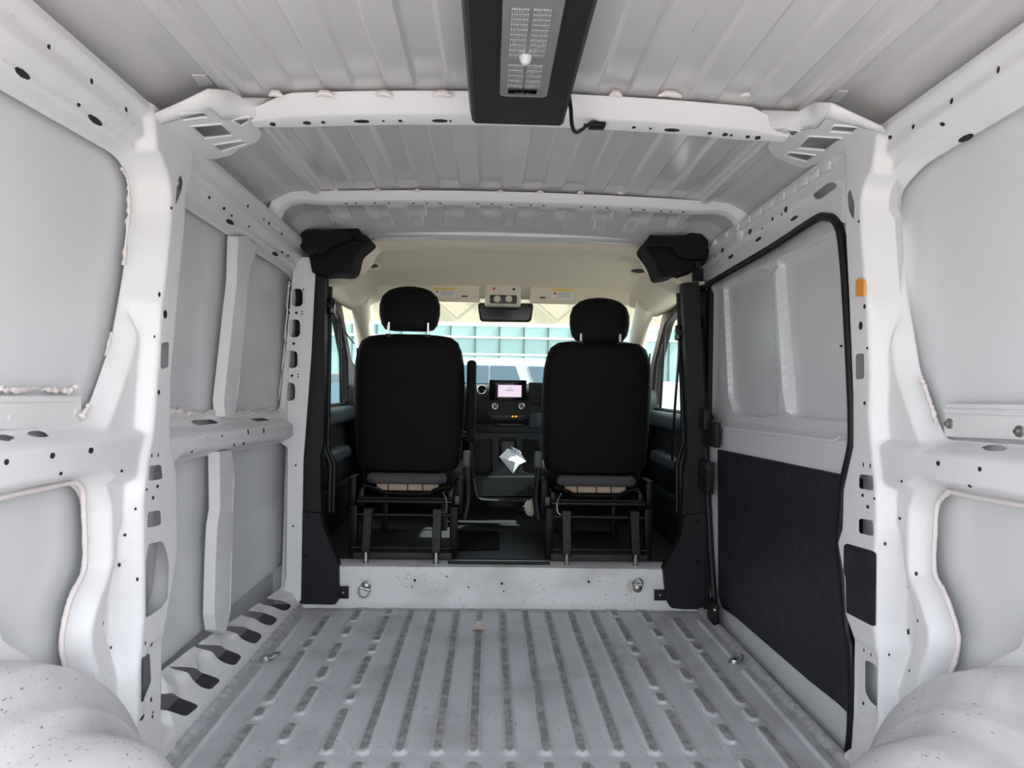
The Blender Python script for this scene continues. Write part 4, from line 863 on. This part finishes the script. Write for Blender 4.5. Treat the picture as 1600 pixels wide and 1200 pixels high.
# ------------------------------------------------------------------ seats
def sup(cx, cy, z, w, d, n=28, e=3.2):                   # rounded-rectangle ring
    r = []
    for a in np.linspace(0, 2 * math.pi, n, endpoint=False):
        c_, s_ = math.cos(a), math.sin(a); r.append(Vector((cx + w * math.copysign(abs(c_) ** (2 / e), c_), cy + d * math.copysign(abs(s_) ** (2 / e), s_), z)))
    return r
def seat(X, s, hr_dz, lab):
    o = empty('cab_seat', (X, 3.30, .165))
    def B_(mb): return mb
    lean = lambda z: 3.345 - .10 * (z - .40) / .8        # backrest rear face leans back towards the top
    zk = 1 if s > 0 else .985
    zz = [(.385, .215), (.40, .235), (.44, .245), (.50, .250), (.60, .255), (.72, .259), (.80, .258), (.88, .254), (.94, .243), (.985, .225), (1.01, .19), (1.016, .15), (1.020, .09)]; zz = [(z if z < .7 else z * zk, w) for z, w in zz]
    rings = [[p - Vector((0, 3.30, 0)) for p in sup(0, lean(z) + .055 + .015 * (z > 1.0), z, w, .06 if z < .95 else .055 - .3 * (z - .95) ** 1, 36, 3.6)] for z, w in zz]
    br = MB().loft(rings).build('backrest', 'seat_fabric', o, ang=70)
    P = [p for p in sup(0, lean(.80) + .055 - 3.30, .80, .2600, .0613, 36, 3.6)]
    MB().tube(P, .0018, 6, closed=True).build('seam', 'rubber', br)
    for sx in (-1, 1):   # lighter side piping
        MB().tube(spline([Vector((sx * .236, lean(z) - 3.30 + .008, z)) for z in (.42, .55, .7, .85, .95)], 4), .0035, 6).build('side_seam', 'seat_fabric', br)
    # headrest
    hz = 1.030 + hr_dz
    hrs = [[p - Vector((0, 3.30, 0)) for p in sup(0, 3.30, hz + z, w, d, 32, 2.8)] for z, w, d in ((0, .085, .035), (.006, .112, .046), (.03, .130, .052), (.075, .140, .056), (.12, .140, .054), (.16, .126, .048), (.186, .097, .038), (.20, .06, .025), (.206, .02, .01))]
    MB().loft(hrs).build('headrest', 'seat_fabric', o, ang=70)
    for sx in (-.089, .089):
        MB().tube([(sx, -.045, 1.004 * zk), (sx, -.045, hz + .035)], .0065, 10).build('headrest_post', 'chrome', o)
        MB().box((sx - .016, -.055, 1.004 * zk), (sx + .016, -.025, 1.016 * zk), .005).build('post_guide', 'rubber', o)
    # seat cushion and its cloth-covered rear roll
    MB().loft([[Vector((x, y - 3.30, z)) for x, y, z in ((p.x, p.y, p.z) for p in sup(0, 3.66, z, w, .26, 32, 4))] for z, w in ((.27, .20), (.30, .245), (.36, .255), (.39, .24))]).build('cushion', 'seat_fabric', o, ang=70)
    MB().tube([(-.175 + .01, .02, .352), (-.15, .0, .352), (.15, .0, .352), (.175 - .01, .02, .352)], .026, 14, sx=1, sy=.9).build('cushion_roll', 'seat_cloth', o)
    MB().box((-.145, .03, .29), (.145, .06, .34), .01).build('cushion_foam', 'seat_foam', o)
    for x in (-.09, 0, .07): MB().tube([(x, .022, .345), (x + .003, .022, .285)], .0025, 6).build('spring_wire', 'seat_metal', o)
    MB().tube(spline([(-.20, -.005, .32), (-.13, .0, .302), (-.10, .0, .285), (0, .0, .282), (.10, .0, .285), (.13, 0, .302), (.20, -.005, .32)], 5), .007, 8).build('pan_edge', 'seat_metal', o)
    # frame: side plates, cross bars, legs
    for sx in (-1, 1):
        MB().box((sx * .205 - .012, -.02, .225), (sx * .205 + .012, .5, .30), .004).build('slide_rail', 'seat_metal', o)
        MB().box((sx * .245 - .02, -.03, .19), (sx * .245 + .02, .10, .36), .012).build('side_cover', 'dash_dark', o)
        lx = sx * .153
        lg = MB().loft([[Vector((lx + u * w_, -.165 + v * w_ + (z - .015) * .25, z)) for u, v in ((-1, -1), (1, -1), (1, 1), (-1, 1))] for z, w_ in ((.035, .012), (.06, .020), (.20, .020), (.235, .022))]).build('leg', 'seat_metal', o, bevel=.003)
        MB().tube([(lx, -.170, -.003), (lx, -.168, .05)], .0085, 10).build('leg_bolt', 'steel', lg)
        MB().lathe([(.014, 0), (.014, .006), (.006, .008)], (lx, -.17, 0), (0, 0, 1), 12).build('leg_washer', 'steel', lg)
        for z in (.10, .21): MB().lathe([(0, -.001), (.007, -.0008), (.007, .002)], (lx, -.186 + (z - .015) * .25, z), (0, 1, 0), 10).build('leg_hole', 'hole_dark', lg)
        MB().box((sx * .225 - .018, -.10, .01), (sx * .225 + .018, -.06, .24), .004).build('base_side', 'dash_dark', o)
        lg2 = MB().box((lx - .015, .38, 0), (lx + .015, .42, .24), .004).build('leg', 'seat_metal', o)
    for z, y, r_ in ((.255, -.06, .010), (.265, -.03, .006), (.20, -.09, .0085), (.065, -.145, .006)):
        MB().tube([(-.215, y, z), (.215, y, z)], r_, 10).build('cross_bar', 'seat_metal', o)
    MB().box((-.22, -.11, .003), (.22, .42, .035), .006).build('base_plate', 'mat_rubber', o)
    MB().tube(spline([(s * .17, -.05, .30), (s * .19, -.07, .26), (s * .185, -.08, .215), (s * .16, -.08, .21)], 5), .003, 6).build('wire_clip', 'zinc', o)
    MB().box((s * .235 - .01, -.075, .245), (s * .235 + .012, -.03, .285), .004).build('bracket', 'dash_grey', o)
    # inboard armrest and buckle
    if s > 0:
        MB().box((.268, .0, .52), (.312, .07, .905), .018, 3).build('armrest', 'seat_fabric', o)
        MB().tube([(.25, .05, .55), (.29, .04, .55)], .02, 10).build('armrest_pivot', 'seat_metal', o)
    MB().tube(spline([(s * .27, -.02, .17), (s * .285, .0, .27), (s * .275, .03, .36), (s * .27, .05, .43)], 6), .015, 10).build('buckle_stalk', 'rubber', o)
    MB().box((s * .272 - .018, .03, .40), (s * .272 + .018, .07, .48), .008).build('buckle', 'dash_grey', o)
    MB().loft([[Vector((s * .262 + (u) * .022, .07 + v * .04, z)) for u, v in ((-1, -1), (1, -1), (1, 1), (-1, 1))] for z in (.20, .32)]).build('recliner_cover', 'dash_dark', o, bevel=.008)
    return tag(o, lab, 'seat', 'cab seats')
seat(-.445, 1, .004, 'black cab seat on the left with raised headrest and inboard armrest')
seat(.437, -1, -.030, 'black cab seat on the right with lowered headrest')
# ------------------------------------------------------------------ seat belts
def belt(s, pts, g0, lab):
    o = empty('seat_belt', bp(*g0, Y=3.16)); o_ = o.location.copy()
    rel(MB().box(o_ + Vector((-.018, -.02, -.035)), o_ + Vector((.018, .02, .035)), .008), o_).build('belt_guide', 'gloss_black', o)
    rel(MB().lathe([(0, -.03), (.012, -.028), (.016, -.018)], o_, (0, 1, 0), 12), o_).build('guide_bolt', 'rubber', o)
    P = spline([o_ + Vector((0, 0, -.03))] + [bp(x, y, Y=Y_) for x, y, Y_ in pts], 6)
    w = Vector((.0, .022, 0)); rel(MB().loft([[p - w, p + w] for p in P], closed=False), o_).build('belt_strap', 'rubber', o, fix=False).modifiers.new('t', 'SOLIDIFY').thickness = .0015
    tag(o, lab, 'seat belt', 'cab seat belts')
belt(-1, [(530, 505, 3.20), (543, 524, 3.20), (553, 537, 3.20)], (517, 478), 'black seat belt guide and strap on the left door pillar')
belt(1, [(1060, 560, 3.18), (1054, 640, 3.2), (1050, 720, 3.2)], (1061, 520), 'black seat belt guide and strap on the right door pillar')
# ------------------------------------------------------------------ outside
gd = -.56
gr = MB().box((-80, -60, gd - .1), (80, 120, gd)).build('ground', 'asphalt', smooth=False); tag(gr, 'pale paved yard around the van', 'ground', kind='structure')
def car(name, loc, rz, paint, lab, L=4.7, Wd=1.85, Hh=1.75, rail=True, panes=None, ztop=.115):
    o = empty(name, loc); o.rotation_euler.z = R(rz); hw_ = Wd / 2
    body = [(-L / 2, .45), (-L / 2 + .04, .75), (-L / 2 + .12, .98), (-L * .22, 1.02), (L / 2 - .15, 1.05), (L / 2 - .02, .9), (L / 2, .45), (L / 2 - .1, .28), (-L / 2 + .12, .28)]
    rings = [[Vector((x * k, y, .28 + (z - .28) * kz)) for x, z in body] for y, k, kz in ((-hw_, .97, .90), (-hw_ + .05, 1, .97), (-hw_ + .14, 1, 1), (hw_ - .14, 1, 1), (hw_ - .05, 1, .97), (hw_, .97, .90))]
    MB().loft(rings).build('body', paint, o, ang=40)
    x0, x1, xa, xb = -L * .25, L / 2 - .10, -L * .09, L / 2 - .38   # greenhouse base and roof ends
    g = lambda z0, hwz: hwz
    roof = [[Vector((x, y, z)) for x, y in rp([(a, -w_), (b, -w_), (b, w_), (a, w_)], .08)] for a, b, w_, z in ((x0, x1, hw_ - .06, 1.0), (xa - .06, xb + .05, hw_ - .17, Hh - .09), (xa, xb, hw_ - .22, Hh - .02), (xa + .1, xb - .1, hw_ - .34, Hh))]
    MB().loft(roof).build('cabin', paint, o, ang=40)
    for sy in (-1, 1):
        def wall(x, z): k = (z - 1.0) / (Hh - .10 - 1.0); return Vector((x, sy * ((hw_ - .06) * (1 - k) + (hw_ - .17) * k + .004), z))
        zt, zb = Hh - ztop, 1.06; sl_ = lambda xs_, z: xs_ + (xa - x0) * .0
        fx = lambda z: x0 + .12 + (xa - x0) * (z - 1.0) / (Hh - 1.0); bx = lambda z: x1 - .10 + (xb - x1) * (z - 1.0) / (Hh - 1.0)
        n_ = bx(zb) - fx(zb); cuts = [(fx(zb), fx(zt), -L * .02), (-L * .02 + .06, -L * .02 + .06, L * .17), (L * .17 + .22, L * .17 + .08, None)]
        quads = []
        for a_b, a_t, e in cuts:
            eb, et = (e, e) if e is not None else (bx(zb), bx(zt))
            if e is not None and e > 0: et = e - .12
            quads.append((a_b, eb, et, a_t))
        for a_b, eb, et, a_t in (panes or quads):
            MB().prism([wall(a_b, zb), wall(eb, zb), wall(et, zt), wall(a_t, zt)], [], (0, sy * .006, 0)).build('side_window', 'car_glass', o, smooth=False)
        if rail: MB().tube(spline([Vector((xa + .15, sy * (hw_ - .26), Hh - .02)), Vector((xa + .28, sy * (hw_ - .26), Hh + .045)), Vector((xb - .3, sy * (hw_ - .26), Hh + .045)), Vector((xb - .12, sy * (hw_ - .26), Hh - .02))], 5), .018, 8).build('roof_rail', 'car_grey', o)
        MB().box((x0 + .15, sy * (hw_ + .02) - .08, 1.02), (x0 + .28, sy * (hw_ + .02) + .10, 1.16), .03).build('door_mirror', paint, o)
        for x in (-L * .31, L * .30):
            wh = MB().lathe([(.0, -.11), (.20, -.11), (.33, -.10), (.36, -.06), (.36, .06), (.33, .10), (.20, .11), (0, .11)], (x, sy * (hw_ - .10), .36), (0, 1, 0), 24).build('wheel', 'tyre', o)
            MB().lathe([(0, .02), (.19, .015), (.21, 0)], (x, sy * (hw_ + .005), .36), (0, sy, 0), 16).build('hub', 'lamp_silver', wh)
    kz = lambda z: (z - 1.0) / (Hh - .1 - 1.0)
    MB().prism([Vector((x0 + .02 + (xa - .06 - x0) * kz(z) - .012, y * (hw_ - .14 - .1 * kz(z)), z)) for y, z in ((-1, 1.05), (1, 1.05), (1, Hh - .17), (-1, Hh - .17))], [], (-.006, 0, .002)).build('windscreen', 'car_glass', o, smooth=False)
    MB().prism([Vector((x1 - .0 + (xb + .05 - x1) * kz(z) + .008, y * (hw_ - .14 - .1 * kz(z)), z)) for y, z in ((-1, 1.10), (1, 1.10), (1, Hh - .18), (-1, Hh - .18))], [], (.006, 0, .002)).build('rear_window', 'car_glass', o, smooth=False)
    return tag(o, lab, 'car', 'parked cars')
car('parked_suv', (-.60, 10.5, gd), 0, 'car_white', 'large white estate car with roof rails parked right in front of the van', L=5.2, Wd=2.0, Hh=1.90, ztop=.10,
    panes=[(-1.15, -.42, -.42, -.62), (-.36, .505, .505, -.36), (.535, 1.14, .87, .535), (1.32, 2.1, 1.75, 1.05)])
car('parked_suv', (-3.75, 15.6, gd), -70, 'car_dark', 'dark blue car seen through the left cab window', Hh=1.72, rail=False)
car('parked_suv', (3.6, 12.5, gd), 80, 'car_grey', 'grey car seen through the right cab window', Hh=1.66, rail=False)
car('parked_suv', (5.6, 17.5, gd), 20, 'car_red', 'red car seen low through the right cab window', Hh=1.5, rail=False)
def facade(name, x0, x1, Y0, zb, zt, wallmat, lab, cols, rows, glass, dep=6, pw=.9):
    o = empty(name, ((x0 + x1) / 2, Y0, gd)); o_ = o.location.copy()
    rel(MB().box((x0, Y0, gd), (x1, Y0 + dep, zt)), o_).build('wall', wallmat, o, smooth=False)
    return o, o_
# glass fronted hall opposite
hb, o_ = facade('glass_hall', -9, 6.5, 24, gd, 7.5, 'wall_cream', '', 0, 0, 0)
zs = bp(800, 511, Y=24).z
rel(MB().box((-9, 23.9, gd + .2), (6.5, 24.0, zs)), o_).build('glazing', 'facade_glass', hb, smooth=False)
for x in np.arange(-8.8, 6.5, .82): rel(MB().box((x - .022, 23.84, gd + .2), (x + .022, 23.93, zs)), o_).build('mullion', 'mullion', hb, smooth=False)
for y_, h_ in ((528, .03),):
    z_ = bp(800, y_, Y=23.85).z; rel(MB().box((-9, 23.82, z_ - h_), (6.5, 23.92, z_ + h_)), o_).build('transom', 'white_metal', hb, smooth=False)
z_ = bp(800, 508, Y=23.6).z; rel(MB().tube([(-9, 23.6, z_), (6.5, 23.6, z_)], .06, 10), o_).build('canopy_pipe', 'white_metal', hb)
z_ = bp(800, 503, Y=23.9).z
for k in range(9):
    x = -8 + 1.7 * k
    for dx in (-1, 1): rel(MB().tube([(x, 23.97, z_ + .1), (x + dx * 1.2, 23.97, z_ + 1.1)], .018, 6), o_).build('diagonal_line', 'line_tan', hb)  # crossing diagonal lines, darker than the cream wall
tag(hb, 'cream hall with a band of blue-green glazing across the yard', 'building')
ob, o_ = facade('office_block', 6.8, 16, 30, gd, 12, 'wall_white', '', 0, 0, 0)
for i in range(7):
    for j in range(6):
        x = 7.4 + i * 1.25; z = .5 + j * 1.15
        w = rel(MB().box((x, 29.93, z), (x + .7, 30.02, z + .75)), o_).build('window', 'facade_glass', ob, smooth=False)
tag(ob, 'pale office block with small green windows seen through the right window', 'building')
lb, o_ = facade('cream_block', -18, -9.3, 28, gd, 6, 'wall_cream', '', 0, 0, 0)
for i in range(5): rel(MB().box((-17 + i * 1.6, 27.93, .4), (-16.2 + i * 1.6, 28.02, 2.0)), o_).build('window', 'car_glass', lb, smooth=False)
tag(lb, 'cream building with dark windows seen through the left window', 'building')
